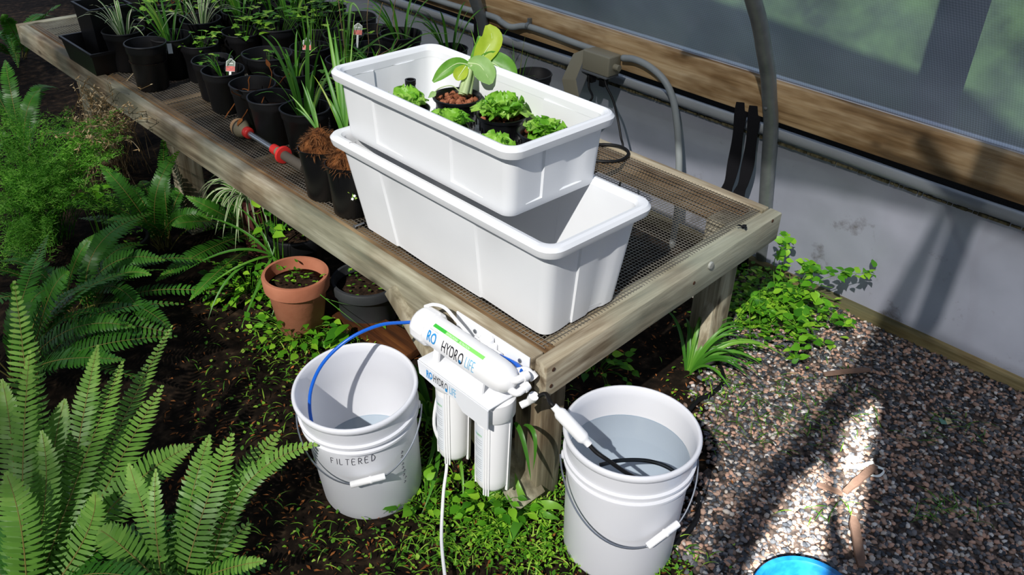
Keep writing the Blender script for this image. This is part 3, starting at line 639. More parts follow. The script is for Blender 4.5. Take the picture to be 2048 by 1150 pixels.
for px, o_ in (([(924, 190), (928, 165), (936, 138)], .006), ([(936, 188), (942, 162), (950, 132)], -.002), ([(928, 188), (936, 160), (944, 130)], .012)):
    b = MB(); pa = crom([PQ(u, v, q0, o_) for u, v in px], 5); b.tube(pa, [.0105 - .0055 * i / 10 for i in range(11)], 10); b.build('stalk', BKS, tb)
b = MB(); b.tube(crom([PQ(926, 190, q0, .01), PQ(905, 172, q0, .02), PQ(880, 176, q0, .02), PQ(866, 188, q0, .03)], 5), .0016, 6); b.build('fallen_stalk', BKS, tb)
b = MB(); b.leaf(PQ(872, 184, q0, .03), PQ(856, 196, q0, .03), .016, TOCAM, .9); b.build('leaf', BKP, tb)
b = MB(); q = P(821, 168, .87); b.lathe([(.013, .745), (.013, q.z), (.0145, q.z), (.0145, q.z + .012), (.010, q.z + .012), (.010, q.z - .02), (0, q.z - .02)], 16, Matrix.Translation((q.x, q.y, 0)))
o = b.build('overflow_tube', BLS, loc=(q.x, q.y, .745)); tag(o, 'upright black overflow tube at the left end inside the planted tub', 'tube')
# ================================================================== REVERSE OSMOSIS FILTER
ft = thing('water_filter', 'white twin canister water filter hung on the bench front corner', 'filter', (1.06, 1.18, .41))
Y0, Y1 = 1.057, 1.303
b = MB(); b.box((1.113, Y0, .395), (1.1175, Y1, .492)); br = b.build('back_plate', WHD, ft, bevel=.0015)
b = MB(); b.box((.996, Y0 + .002, .407), (1.1125, Y1, .4105)); b.build('shelf', WHD, ft, bevel=.001)
b = MB(); b.add([(.996, Y1, .407), (.996, Y0 + .002, .407), (.996, Y0 + .002, .352), (.996, Y0 + .085, .352), (.996, Y0 + .11, .372), (.996, Y1 - .09, .372), (.996, Y1 - .06, .366), (.996, Y1 - .006, .372)], [tuple(range(8))])
vs = [(p[0] - .003, p[1], p[2]) for p in b.v[:]]; k = len(vs); b.add(vs, [tuple(range(k - 1, -1, -1))]); b.f += [(i, i + k, (i + 1) % k + k, (i + 1) % k) for i in range(k)]; b.m += [0] * k; b.r += [0] * k
b.build('front_lip', WHD, ft, smooth=False)
for y, nm in ((1.243, 'a'), (1.102, 'b')):
    cx_ = 1.052; M = Matrix.Translation((cx_, y, 0))
    b = MB(); b.lathe([(.030, .406), (.042, .404), (.0505, .398), (.0505, .352), (.047, .346), (.040, .345)], 36, M); cap = b.build('canister_cap', WHT, ft)
    b = MB(); b.lathe([(.041, .356), (.0425, .35), (.040, .16), (.039, .137), (.034, .126), (.025, .1215), (0, .121)], 40, M); can = b.build('canister', WHT, ft, ang=60)
    b = MB()
    for g in range(4):
        a0 = math.radians(225 - 2 + 90 * g)
        for d_ in (-.14, 0, .14):
            a = a0 + d_ - .28
            p1 = V((cx_ + .0415 * math.cos(a), y + .0415 * math.sin(a), .345)); p2 = V((cx_ + .0395 * math.cos(a), y + .0395 * math.sin(a), .117))
            b.beam(p1, p2, .0034, .006, (math.cos(a), math.sin(a), 0))
    b.build('canister_rib', WHT, can, smooth=False)
    # printed sticker, curved round the front
    b = MB(); ws = []
    for k in range(13):
        a = math.radians(196 - k * 4.6)
        for z in (.325, .155): r = .0424 - (.0024 * (.35 - z) / .21) + .0006; ws.append((cx_ + r * math.cos(a), y + r * math.sin(a), z))
    b.add(ws, [(2 * k, 2 * k + 1, 2 * k + 3, 2 * k + 2) for k in range(12)]); stk = b.build('sticker', mat('sticker_paper', (232, 236, 242), rough=.4), can, ang=180)
    b = MB()
    def onc(s, z):                              # s metres round the canister from the sticker's left edge
        r = .0424 - (.0024 * (.35 - z) / .21) + .0011; a = math.radians(192) - s / r; return (cx_ + r * math.cos(a), y + r * math.sin(a), z)
    for body, mi, s0, size in (('HYDRO', 0, .002, .0085), ('LIFE', 1, .0185, .0085)):
        v_, f_, w_ = text_geo(body, size, .62, 2); b.add([onc(s0 + p[0], .296 + p[1]) for p in v_], f_, mi)
    rg = random.Random(5)
    for k in range(20):
        z = .285 - k * .0066
        if k in (3, 8, 14): continue
        L_ = rg.uniform(.014, .029); n_ = 5
        b.add([onc(.002 + L_ * i / n_, zz) for i in range(n_ + 1) for zz in (z, z - .0016)], [(2 * i, 2 * i + 1, 2 * i + 3, 2 * i + 2) for i in range(n_)], 2)
    b.build('sticker_print', [INKG, INKP, INKY], can, ang=180)
# membrane housing: axis parallel to the bench front
AX, AZ, MR = 1.048, .466, .0365
MH = Matrix.Translation((AX, 1.352, AZ)) @ Matrix.Rotation(PI / 2, 4, 'X')      # local +z runs to -y
b = MB(); b.lathe([(0, .028), (MR + .001, .030), (MR + .0015, .052), (MR, .055), (MR, .262), (.0355, .278), (.031, .296), (.021, .309), (.009, .315), (0, .316)], 44, MH); mem = b.build('membrane_housing', WHT, ft, ang=60)
def ribbed(a, z): return .012 if int(a / (2 * PI) * 26) % 2 else 0
b = MB(); b.lathe([(0, -.006), (.026, -.005), (.037, -.001), (.0415, .006), (.0425, .014), (.0425, .044), (.0405, .047), (MR, .048)], 104, MH, wob=lambda a, z: (.022 if int(a / (2 * PI) * 104) % 8 < 3 and z > .003 else 0)); b.build('membrane_cap', WHT, ft, ang=50)
for yy in (1.268, 1.115):
    for xx in (-.022, .022):
        b = MB(); b.hexa([(AX + xx * 1.25 - .003, yy - .009, .4105), (AX + xx * 1.25 + .003, yy - .009, .4105), (AX + xx * 1.25 + .003, yy + .009, .4105), (AX + xx * 1.25 - .003, yy + .009, .4105), (AX + xx - .003, yy - .009, .446), (AX + xx + .003, yy - .009, .446), (AX + xx + .003, yy + .009, .446), (AX + xx - .003, yy + .009, .446)])
        b.build('clip', WHT, ft)
def oncyl(s, h):                               # s along -y from the cap, h round the tube (up)
    r = MR + .0007; a = PI - h / r; return (AX + r * math.cos(a), 1.352 - s, AZ + r * math.sin(a))
b = MB(); hg = .0375
def strip(s0, s1, h0, h1, mi):
    n_ = 4; b.add([oncyl(s, h0 + (h1 - h0) * i / n_) for i in range(n_ + 1) for s in (s0, s1)], [(2 * i, 2 * i + 1, 2 * i + 3, 2 * i + 2) for i in range(n_)], mi)
strip(.066, .108, hg, hg + .009, 0); strip(.108, .192, hg, hg + .009, 2); strip(.192, .236, hg, hg + .009, 1); strip(.147, .154, hg + .0001, hg + .0091, 0)
v_, f_, w_ = text_geo('HYDROPONIC  FILTRATION', .0058, .9, 2)
def oncyl2(s, h): r = MR + .0012; a = PI - h / r; return (AX + r * math.cos(a), 1.352 - s, AZ + r * math.sin(a))
b.add([oncyl2(.111 + p[0] * .078 / w_, hg + .0020 + p[1] * 1.15) for p in v_], f_, 3)
def txt(body, s0, h0, size, sx, mi, bold=0):
    v_, f_, w_ = text_geo(body, size, sx, 7, bold); b.add([oncyl2(s0 + p[0], h0 + p[1]) for p in v_], f_, mi); return s0 + w_
hb = -.003
txt('RO', .062, hb + .003, .038, .60, 4, .0006); txt('Reverse Osmosis', .064, hb + .0325, .0045, .9, 5)
e_ = txt('HYDR', .114, hb, .040, .52, 6, .0); e2 = txt('O', e_ + .002, hb, .040, .52, 6)
b.add([oncyl2(e_ + .009 + .0045 * math.sin(a) * (1 if math.cos(a) < .6 else .5), hb - .001 + .0055 - .006 * -math.cos(a)) for a in [2 * PI * i / 12 for i in range(12)]], [tuple(range(12))], 4)
txt('LIFE', e2 + .006, hb, .040, .46, 7, -.0004)
b.build('membrane_label', [INKG, INKL, INKL, INKW, INKC, INKY, INKB, INKP], mem, ang=180)
b = MB()
def lip(body, y0, z0, size, sx, mi, bold=0):
    v_, f_, w_ = text_geo(body, size, sx, 0, bold); b.add([(.9922, y0 - p[0], z0 + p[1]) for p in v_], f_, mi); return y0 - w_
lip('RO', 1.270, .3815, .0255, .62, 0, .0008); b.box((.9919, 1.252, .3785), (.9922, 1.2705, .3797), 0)
e_ = lip('HYDR', 1.245, .3795, .031, .46, 1); e2 = lip('O', e_ - .002, .3795, .031, .46, 1)
b.add([(.9919, e_ - .0085 + .004 * math.sin(a), .3815 + .005 * math.cos(a)) for a in [2 * PI * i / 12 for i in range(12)]], [tuple(range(12))], 0)
lip('LIFE', e2 - .006, .3795, .031, .44, 2)
b.build('lip_label', [INKC, INKB, INKP], ft, smooth=False)
# shut-off valve, fittings and tubes of the filter
b = MB(); b.box((1.086, 1.155, .440), (1.112, 1.205, .478)); b.build('shutoff_valve', WHT, ft, bevel=.005, seg=3)
b = MB(); b.lathe([(0, 0), (.017, 0), (.017, .010), (.013, .014), (0, .015)], 20, Matrix.Translation((1.099, 1.18, .478))); b.build('valve_cap', WHT, ft)
b = MB(); b.tube([(1.099, 1.155, .46), (1.099, 1.135, .46)], .009, 12); b.tube([(1.099, 1.205, .46), (1.099, 1.222, .46)], .009, 12); b.build('valve_fitting', WHT, ft)
b = MB(); b.tube(crom([(1.099, 1.135, .462), (1.100, 1.105, .466), (1.098, 1.085, .470)], 4), .0042, 8); b.tube(crom([(1.098, 1.085, .470), (1.09, 1.06, .475), (1.083, 1.05, .474)], 4), .0048, 8); b.build('short_blue_tube', BLU, ft)
b = MB()
for pth in ([(1.05, 1.052, .470), (1.052, 1.034, .478), (1.075, 1.030, .480)], [(1.045, 1.052, .45), (1.045, 1.024, .452), (1.07, 1.022, .458)], [(1.075, 1.04, .39), (1.09, 1.030, .40), (1.09, 1.018, .42)], [(1.08, 1.062, .470), (1.098, 1.05, .472), (1.104, 1.035, .46)]):
    c = crom(pth, 5); b.tube(c, .0085, 12); b.tube([c[-1] - (c[-1] - c[-3]).normalized() * .008, c[-1] + (c[-1] - c[-3]).normalized() * .006], .0115, 12)
b.build('elbow_fitting', WHT, ft)
b = MB(); b.tube(crom([P(850, 613, .50), P(868, 609, .515), P(890, 616, .52), P(912, 640, .505), P(930, 660, .485), (1.094, 1.222, .462)], 6), .0042, 10); b.build('white_loop_tube', WHT, ft)
for y in (1.235, 1.085):
    b = MB(); b.lathe([(0, 0), (.006, 0), (.0055, .002), (0, .003)], 10, Matrix.Translation((1.113, y, .470)) @ Matrix.Rotation(-PI / 2, 4, 'Y')); b.build('mounting_screw', NL, ft)
def pv_(u, v, A_=V((1.048, 1.362, 0)), B_=V((.784, 1.456, 0))):     # on the upright plane in which the tube bends
    d = ray(u, v); n_ = V((-(B_ - A_).y, (B_ - A_).x, 0)); return CAM + d * ((A_ - CAM).dot(n_) / d.dot(n_))
b = MB(); b.tube(crom([(1.05, 1.35, .466), pv_(812, 645), pv_(760, 650), (.889, 1.418, .458), (.830, 1.438, .413), (.796, 1.450, .352), (.783, 1.453, .285), (.785, 1.450, .20)], 7), .0042, 10); b.build('blue_outlet_tube', BLU, ft)
b = MB(); b.tube(crom([(1.03, 1.262, .36), (1.012, 1.27, .22), P(893, 915, .12), P(887, 985, .075), P(883, 1060, .05), P(885, 1110, .045), P(896, 1200, .04)], 7), .0042, 10); b.build('white_drain_tube', WHT, ft)
# feed line into the right bucket
tp1, tp2 = P(1107, 812, .44), P(1179, 890, .372); dr = (tp2 - tp1).normalized()
fl = thing('feed_line', 'black feed tube with a thick white inline prefilter entering the right bucket', 'hose', tp1)
b = MB(); b.tube(crom([(1.095, 1.02, .41), (1.105, .995, .435), tp1 - dr * .01, tp1 + dr * .01], 5), .0048, 10); b.build('black_hose', RUB, fl)
b = MB(); Mi = Matrix.Translation(tp1) @ dr.to_track_quat('Z', 'Y').to_matrix().to_4x4(); L_ = (tp2 - tp1).length
b.lathe([(0, 0), (.008, 0), (.0085, .012), (.012, .016), (.0145, .022), (.0145, L_ - .022), (.012, L_ - .016), (.0085, L_ - .012), (.008, L_), (0, L_)], 24, Mi); b.build('inline_prefilter', WHT, fl)
b = MB(); b.tube(crom([tp2 - dr * .01, tp2 + dr * .02, P(1215, 920, .345), P(1262, 951, .30), P(1310, 968, .26), P(1350, 950, .272), P(1330, 932, .278), P(1290, 921, .282), P(1240, 921, .284), P(1200, 930, .285)], 7), .0048, 10); b.build('immersed_hose', RUB, fl)
# ================================================================== BUCKETS
def bucket(label, base, tilt, axis_ang, grip_t, water, grp, drop):
    t = thing('bucket', label, 'bucket', base, grp)
    pr = [(0, .002), (.120, 0), (.128, .004), (.131, .012), (.1395, .268), (.1395, .27), (.1475, .272), (.1475, .278), (.1415, .281), (.1415, .292), (.1495, .294), (.1495, .301), (.1435, .304), (.1455, .345), (.1515, .348), (.1535, .354), (.1535, .360), (.1505, .3645), (.1465, .365), (.1435, .362), (.1415, .34), (.1375, .27), (.1285, .016), (.12, .010), (0, .009)]
    b = MB(); b.lathe(pr, 64); b.v = [(p[0] + base[0], p[1] + base[1], p[2] + base[2]) for p in b.v]; b.build('bucket_body', BKT, t, ang=60)
    if water:
        r = .128 + (.0095) * (water - .016) / .25; b = MB(); b.lathe([(r - .0012, water - .0012), (r - .0006, water), (0, water)], 48); b.f = [f for f in b.f if len(f) < 9]; b.m = b.m[:len(b.f)]; b.r = b.r[:len(b.f)]; b.v = [(p[0] + base[0], p[1] + base[1], p[2] + base[2]) for p in b.v]; b.build('water', WATER, t)
    ax = V((math.cos(axis_ang), math.sin(axis_ang), 0)); fr = V((ax.y, -ax.x, 0))
    if fr.dot(V((-1, -1, 0))) < 0: fr = -fr
    B_ = V(base); pts = []; r = .1555
    for k in range(41):
        a = PI * k / 40; s = math.sin(a)
        pts.append(B_ + ax * (r * math.cos(a)) + fr * (r * s * .985 + .004 * s) + V((0, 0, .286 - drop * s ** 1.15)))
    b = MB(); b.tube(pts, .0021, 8); w = b.build('bail_wire', WIR, t)
    k = int(grip_t * 40); g0, g1 = pts[k - 4], pts[k + 4]; gd = (g1 - g0).normalized(); gm = (g0 + g1) / 2 + fr * .004
    b = MB(); Mg = Matrix.Translation(gm - gd * .043) @ gd.to_track_quat('Z', 'Y').to_matrix().to_4x4()
    b.lathe([(0, 0), (.0075, 0), (.0085, .002), (.0085, .032), (.0098, .034), (.0098, .038), (.0085, .040), (.0085, .084), (.0075, .086), (0, .086)], 16, Mg); b.build('grip', WHT, t)
    for sgn in (1, -1):
        b = MB(); b.lathe([(0, 0), (.011, 0), (.011, .008), (.008, .011), (0, .012)], 16, Matrix.Translation(B_ + ax * (sgn * .1415) + V((0, 0, .286))) @ (ax * sgn).to_track_quat('Z', 'Y').to_matrix().to_4x4()); b.build('bail_ear', BKT, t)
    t.rotation_euler = tilt; return t
bR = bucket('white bucket nearly full of water, right of the bench corner', (1.224, .838, .004), (0, 0, 0), math.atan2(-.66, .72), .37, .285, 'white five gallon buckets', .128)
bL = bucket('white bucket with FILTERED handwritten on it, fed by the blue tube', (.906, 1.392, .006), (math.radians(2), math.radians(-6.5), 0), math.atan2(-.66, .74), .47, .12, 'white five gallon buckets', .105)
bL.scale = (.96, .96, .97)
# hand lettering on the left bucket
LET_ = {'F': [[(0, 0), (0, 1)], [(0, 1), (.6, 1.02)], [(0, .55), (.45, .58)]], 'I': [[(.1, 0), (.12, 1)]], 'L': [[(0, 1), (0, 0), (.55, .03)]], 'T': [[(.3, 0), (.33, 1)], [(-.05, 1), (.7, 1.03)]],
        'E': [[(.6, 1.02), (0, 1), (0, 0), (.6, .02)], [(0, .52), (.5, .55)]], 'R': [[(0, 0), (0, 1), (.4, 1), (.58, .78), (.4, .55), (0, .5)], [(.2, .5), (.65, 0)]], 'D': [[(.0, 0), (.05, 1), (.45, .92), (.68, .5), (.4, .08), (-.08, 0)]]}
b = MB(); s = -.030; a0 = math.atan2(-.55, -.83)
for k, ch in enumerate('FILTERED'):
    for st in LET_[ch]:
        pp = []
        for q in crom([(p[0], p[1], 0) for p in st], 4):
            x, y = q[0], q[1]
            z = .226 + y * .0205 + k * .0016; r = .131 + .0085 * (z - .012) / .256 + .0004; aa = a0 + (s + x * .0125 + y * .002) / r
            pp.append((bL.location.x + r * math.cos(aa), bL.location.y + r * math.sin(aa), bL.location.z + z))
        b.tube(pp, .0008, 5)
    s += .0085 if ch == 'I' else .0158
b.build('handwriting', PEN, bL)
b = MB(); rg = random.Random(8)
for k in range(9):                            # small dark print up the right side of the left bucket
    z = .10 + k * .014; aa = math.atan2(-.98, .1) + rg.uniform(-.02, .02); r = .131 + .0085 * (z - .012) / .256 + .0004
    pp = [(bL.location.x + r * math.cos(aa + d), bL.location.y + r * math.sin(aa + d), bL.location.z + z + h) for d, h in ((0, 0), (.05, .003), (.02, .006))]
    b.tube(pp, .0008, 4)
b.build('small_print', PEN, bL)
# black tubing on the ground round the right bucket
b = MB(); b.tube(crom([(2.06, 1.118, .10), P(1432, 705, .03), P(1447, 760, .012), P(1420, 790, .012), P(1385, 812, .012), (1.46, .93, .012), (1.47, .83, .012), P(1395, 985, .012), P(1392, 1040, .012), P(1350, 1090, .012), P(1310, 1120, .012), P(1300, 1165, .012)], 6), .0075, 8)
o = b.build('irrigation_hose', RUB, loc=(1.45, .85, 0)); tag(o, 'black irrigation hose lying on the ground around the right bucket', 'hose')
# ================================================================== POTS ON THE BENCH
def pot_mesh(seed, R=.075, r=.058, h=.15, smooth=False):
    rg = random.Random(seed); p0 = rg.uniform(0, 6); am = 0 if smooth else .035
    pr = [(r - .004, 0), (r, .004), (R * .93, h * .78), (R * .97, h * .8), (R * .985, h * .86), (R, h * .985), (R + .003, h - .003), (R + .002, h), (R - .002, h), (R - .004, h * .9), (R * .9, h * .78), (r - .003, .012), (0, .010)]
    b = MB(); b.lathe(pr, 40, wob=lambda a, z: am * (z / h) ** 2 * (math.sin(2 * a + p0) + .5 * math.sin(5 * a + p0 * 2)))
    me = b.mesh('pot', ang=45); me.materials.append(BLS if smooth else BLK); return me
POTME = [pot_mesh(s) for s in range(4)]; POTS_ = pot_mesh(9, .072, .056, .17, True)
def soil_mesh(R, z, seed=0):
    b = MB(); b.lathe([(R, z), (R * .6, z + .006), (0, z + .009)], 24, wob=lambda a, q: .02 * math.sin(3 * a + seed)); me = b.mesh('soil', ang=180); me.materials.append(SOILP); return me
SOILME = soil_mesh(.067, .105); 
UPV = V((0, 0, 1))
def g_strap(seed, n, L, w, arch=.6, spread=.7, wh=False):
    rg = random.Random(seed); b = MB()
    for k in range(n):
        a = rg.uniform(0, 6.28); l = L * rg.uniform(.6, 1.1); dx, dy = math.cos(a), math.sin(a); sp = spread * rg.uniform(.3, 1.1)
        p0_ = V((dx * .012, dy * .012, .10)); p1 = p0_ + V((dx * l * sp * .35, dy * l * sp * .35, l * .75)); p2 = p0_ + V((dx * l * sp, dy * l * sp, l * (1 - arch * sp)))
        b.blade(bez(p0_, p1, p2, 9), w * rg.uniform(.7, 1.2), V((dx, dy, .4)), .3, 0, rg.uniform(.1, .95), edge=[.1, .6, .1] if wh else None)
    return b
def g_clover(seed, n, hgt, lw, spread=.07):
    rg = random.Random(seed); b = MB()
    for k in range(n):
        a = rg.uniform(0, 6.28); r = spread * math.sqrt(rg.random()); top = V((math.cos(a) * r * 1.4, math.sin(a) * r * 1.4, .11 + hgt * rg.uniform(.3, 1)))
        b.tube(bez((math.cos(a) * r * .4, math.sin(a) * r * .4, .105), (top.x * .6, top.y * .6, top.z * .8), top, 4), .0009, 4, 0, False, .25)
        c0 = rg.uniform(.2, .98)
        for q in range(3):
            aa = a + q * 2.09 + rg.uniform(-.3, .3); d = V((math.cos(aa), math.sin(aa), rg.uniform(-.3, .35))).normalized(); b.leaf(top, top + d * lw * rg.uniform(.7, 1.2), lw * .85, (0, 0, 1), c0, 0, .08, 4, .12)
    return b
def g_grass(seed, n, L, w=.004):
    rg = random.Random(seed); b = MB()
    for k in range(n):
        a = rg.uniform(0, 6.28); l = L * rg.uniform(.5, 1.15); dx, dy = math.cos(a), math.sin(a); r0 = .03 * rg.random(); lean = rg.uniform(.05, .55)
        p0_ = V((dx * r0, dy * r0, .10)); p1 = p0_ + V((dx * l * lean * .3, dy * l * lean * .3, l * .7)); p2 = p0_ + V((dx * l * lean, dy * l * lean, l * (1 - lean * .55)))
        b.blade(bez(p0_, p1, p2, 8), w * rg.uniform(.6, 1.4), V((dx, dy, .3)), .25, 0, rg.uniform(.15, 1))
    return b
def g_dry(seed, n, L):
    rg = random.Random(seed); b = MB()
    for k in range(n):
        a = rg.uniform(0, 6.28); l = L * rg.uniform(.4, 1.1); d = V((math.cos(a), math.sin(a), rg.uniform(.2, 1.6))).normalized(); p = V((math.cos(a) * .01, math.sin(a) * .01, .105)); pts = [p]
        for q in range(5): d = (d + V((rg.gauss(0, .3), rg.gauss(0, .3), rg.gauss(-.1, .3)))).normalized(); p = p + d * l / 5; pts.append(p)
        b.tube(crom(pts, 2), .0016, 4, 0, False, rg.uniform(.05, .5))
        if rg.random() < .6: b.leaf(pts[-1], pts[-1] + d * .03, .012, (0, 0, 1), rg.uniform(.2, .8))
    return b
def finish(b, name, m):
    me = b.mesh(name, ang=180); me.materials.append(m); return me
PL = {'clover': [finish(g_clover(s, 26, .10, .020), 'foliage', LEAF) for s in (1, 2, 3)],
      'strap': [finish(g_strap(s, 13, .26, .011), 'foliage', STRAP) for s in (4, 5, 6)],
      'grass': [finish(g_grass(s, 20, .24), 'foliage', STRAP) for s in (7, 8, 9)],
      'spider': [finish(g_strap(s, 18, .24, .010, .75, .95, True), 'foliage', VAR) for s in (10, 11)],
      'sprout': [finish(g_clover(s, 6, .05, .016, .04), 'foliage', LEAF) for s in (12, 13)],
      'dry': [finish(g_dry(s, 14, .12), 'dead_stems', DRB) for s in (14, 15)],
      'empty': []}
WORDS = {'clover': 'bushy clover', 'strap': 'arching strap leaves', 'grass': 'tall grass blades', 'spider': 'striped spider plant leaves', 'sprout': 'a few small sprouts', 'dry': 'dead brown stems', 'empty': 'bare dark soil'}
GRP = 'black nursery pots on the bench'
def pot(x, y, kind, label, seed=0, sc=1.0, me=None, psc=1.0):
    t = thing('nursery_pot' if kind == 'empty' else 'potted_plant', label, 'pot' if kind == 'empty' else 'plant', (x, y, BT), GRP)
    o = bpy.data.objects.new('pot', me or POTME[seed % 4]); C.objects.link(o); o.parent = t; o.rotation_euler = (0, 0, seed * 1.3); o.scale = (sc,) * 3
    s = bpy.data.objects.new('soil', SOILME); C.objects.link(s); s.parent = t; s.scale = (sc,) * 3; s['kind'] = 'stuff'
    if PL[kind]:
        f = bpy.data.objects.new('foliage' if kind != 'dry' else 'dead_stems', PL[kind][seed % len(PL[kind])]); C.objects.link(f); f.parent = t; f.rotation_euler = (0, 0, seed * 2.1); f.scale = (psc,) * 3
        f.location = (0, 0, .105 * (sc - psc))
    return t
HP = .15
def at(u, v, h=HP): q = P(u, v, BT + h); return q.x, q.y
occ = []
def mp(u, v, kind, label, seed, sc=1.0, h=HP, me=None, psc=1.0):
    x, y = at(u, v, h * sc); occ.append((x, y)); return pot(x, y, kind, label, seed, sc, me, psc)
mp(290, 84, 'empty', 'smooth empty black pot standing on the front edge of the bench', 1, 1.0, .17, POTS_)
mp(246, 58, 'spider', 'black pot of striped spider plant just behind the smooth empty pot', 2, 1.02)
lp = mp(338, 70, 'strap', 'black pot of strap leaves with a small white label on its rim', 3, 1.05)
mp(397, 84, 'clover', 'black pot with round green leaves, right of the white labelled pot', 1, .95, psc=.7)
mp(424, 118, 'sprout', 'black pot with tiny sprouts in front of the round leaved pot', 2, .95)
tp_ = mp(446, 138, 'strap', 'black pot holding a red and green plant tag in the front row of pots', 5, .97, psc=.55)
mp(505, 166, 'dry', 'black pot filled with dead brown stems', 1, 1.0, psc=1.25)
mp(543, 192, 'empty', 'empty soft black pot directly behind the watering wand tube', 6, 1.0)
mp(610, 214, 'strap', 'black pot with a tall strap leaved lily against the upper tub end', 7, 1.0, psc=1.25)
mp(534, 106, 'sprout', 'wide black pot with thin pale stems in the second row', 8, 1.12)
mp(588, 140, 'strap', 'black pot of short leaves between the dead stem pot and upper tub', 4, .95, psc=.75)
mp(620, 92, 'grass', 'black pot of grass with a red and green tag near the upper tub', 9, .95)
mp(482, 62, 'clover', 'bushy clover pot behind the wide pot with thin pale stems', 10, 1.0, psc=1.1)
mp(552, 50, 'clover', 'big clover filled pot, fourth row, in line with the watering wand', 11, 1.1, psc=1.2)
mp(693, 118, 'grass', 'black pot of long arching grass behind the upper tub left corner', 12, 1.0, psc=1.2)
mp(748, 92, 'empty', 'empty black pot behind the left end of the upper tub', 13, 1.0)
mp(802, 66, 'strap', 'black pot with upright blades near the wall behind the upper tub', 14, 1.08, psc=1.1)
mp(716, 32, 'empty', 'low black pot beside the wall at the top of the picture', 15, 1.0)
mp(1066, 146, 'empty', 'small black pot showing behind the upper tub right side', 16, .9)
mp(900, 96, 'strap', 'black pot of thin upright leaves behind the bok choy', 17, .9, psc=1.1)
ORD = ['first', 'second', 'third', 'fourth', 'fifth', 'sixth', 'seventh', 'eighth', 'ninth', 'tenth', 'eleventh', 'twelfth', 'thirteenth', 'fourteenth']
kinds = ['clover', 'strap', 'clover', 'grass', 'clover', 'empty', 'sprout', 'strap', 'clover', 'spider', 'dry', 'grass', 'empty']
rg = random.Random(21); k = 0
for row in range(5):
    m = 0
    for col in range(13):
        x = 1.40 + row * .158 + rg.uniform(-.014, .014); y = 2.05 + col * .165 + rg.uniform(-.014, .014)
        if y > 4.16 or (row == 0 and y > 3.55): continue
        if min((x - a) ** 2 + (y - c) ** 2 for a, c in occ) < .138 ** 2: continue
        if x < 1.58 and y < 2.16: continue
        occ.append((x, y)); kd = kinds[(k * 7 + row) % 13]; k += 1; m += 1
        pot(x, y, kd, f'black pot with {WORDS[kd]}, {ORD[m - 1]} one along {ORD[row]} row behind', k, rg.uniform(.93, 1.06), None, rg.uniform(.9, 1.3))
gr_ = [o for o in C.objects if o.get('label', '').startswith('black pot of long arching grass')][0]; g0 = gr_.location + V((0, 0, .11))
b = MB()
for k, (pts_) in enumerate((((735, 110), (734, 40), (738, -10)), ((757, 108), (754, 60), (765, 5)), ((692, 122), (684, 60), (676, -5)), ((790, 90), (786, 40), (792, -12)))):
    b.tube(crom([g0] + [PQ(u, v, g0, -.02) for u, v in pts_], 5), .0013, 4, 0, False, .4)
b.build('thin_stems', DRY, gr_, ang=180)
b = MB()
for w, rv, pts_ in ((.007, .5, ((745, 85), (790, 66), (835, 80))), (.006, .6, ((800, 95), (850, 68), (905, 68))), (.010, .55, ((700, 20), (712, 12), (727, 44))), (.006, .4, ((720, 100), (760, 90), (800, 120)))):
    b.blade(crom([g0] + [PQ(u, v, g0, .0) for u, v in pts_], 5), w, TOCAM, .25, 0, rv)
b.build('long_blades', STRAP, gr_, ang=180)
# plant tags and the pot label
def plant_tag(t, q, face, label=None):
    c = t.location; b = MB(); n = V(face).normalized(); sd = V((-n.y, n.x, 0)).normalized() * -1; u = n.cross(sd) * -1
    if u.z < 0: u = -u
    out = [(-.016, -.022), (.016, -.022), (.016, .012), (.010, .016), (.004, .022), (-.004, .022), (-.010, .016), (-.016, .012)]
    def lay(sc, off, poly): return [q + sd * (x * sc) + u * (y * sc) + n * off for x, y in poly]
    b.add(lay(1, 0, out) + lay(1, -.0008, out), [tuple(range(8)), tuple(range(15, 7, -1))] + [(i, i + 8, (i + 1) % 8 + 8, (i + 1) % 8) for i in range(8)], 0)
    top = [(-.0145, -.004), (.0145, -.004), (.0145, .011), (.009, .0145), (.003, .020), (-.003, .020), (-.009, .0145), (-.0145, .011)]
    b.add(lay(1, .0005, top), [tuple(range(8))], 1); b.add(lay(1, .0005, [(-.016, -.021), (.0155, -.021), (.0155, -.004), (-.016, -.004)]), [(0, 1, 2, 3)], 2)
    b.add(lay(1, .0009, [(-.009, .004), (.009, .004), (.009, .0065), (-.009, .0065)]), [(0, 1, 2, 3)], 0)
    b.add([q + sd * x + u * y for x, y in ((-.004, -.07), (.004, -.07), (.004, -.02), (-.004, -.02))], [(0, 1, 2, 3)], 0)
    b.build('plant_tag', [INKW, TAGD, TAGR], t, smooth=False)
qt = PQ(461, 130, (tp_.location.x + .02, tp_.location.y - .03, BT + .15)); plant_tag(tp_, qt, (-.62, -.55, .45))
for o in [o for o in C.objects if o.get('label', '').startswith('black pot of grass with a red')]: plant_tag(o, PQ(614, 88, (o.location.x, o.location.y - .02, BT + .18)), (-.62, -.55, .45))
for o in [o for o in C.objects if o.get('label', '') == 'empty black pot behind the left end of the upper tub']: plant_tag(o, PQ(716, 58, (o.location.x, o.location.y + .05, BT + .19)), (-.62, -.55, .45)); o['label'] = 'black pot holding a tag, behind the left end of the upper tub'
q = V((lp.location.x, lp.location.y, BT)); a = math.atan2(-.80, -.40); b = MB(); r = .0815
b.add([(q.x + r * math.cos(a + d), q.y + r * math.sin(a + d), BT + z) for d in (-.10, .1) for z in (.112, .150)], [(0, 1, 3, 2)]); b.build('white_label', INKW, lp, smooth=False)
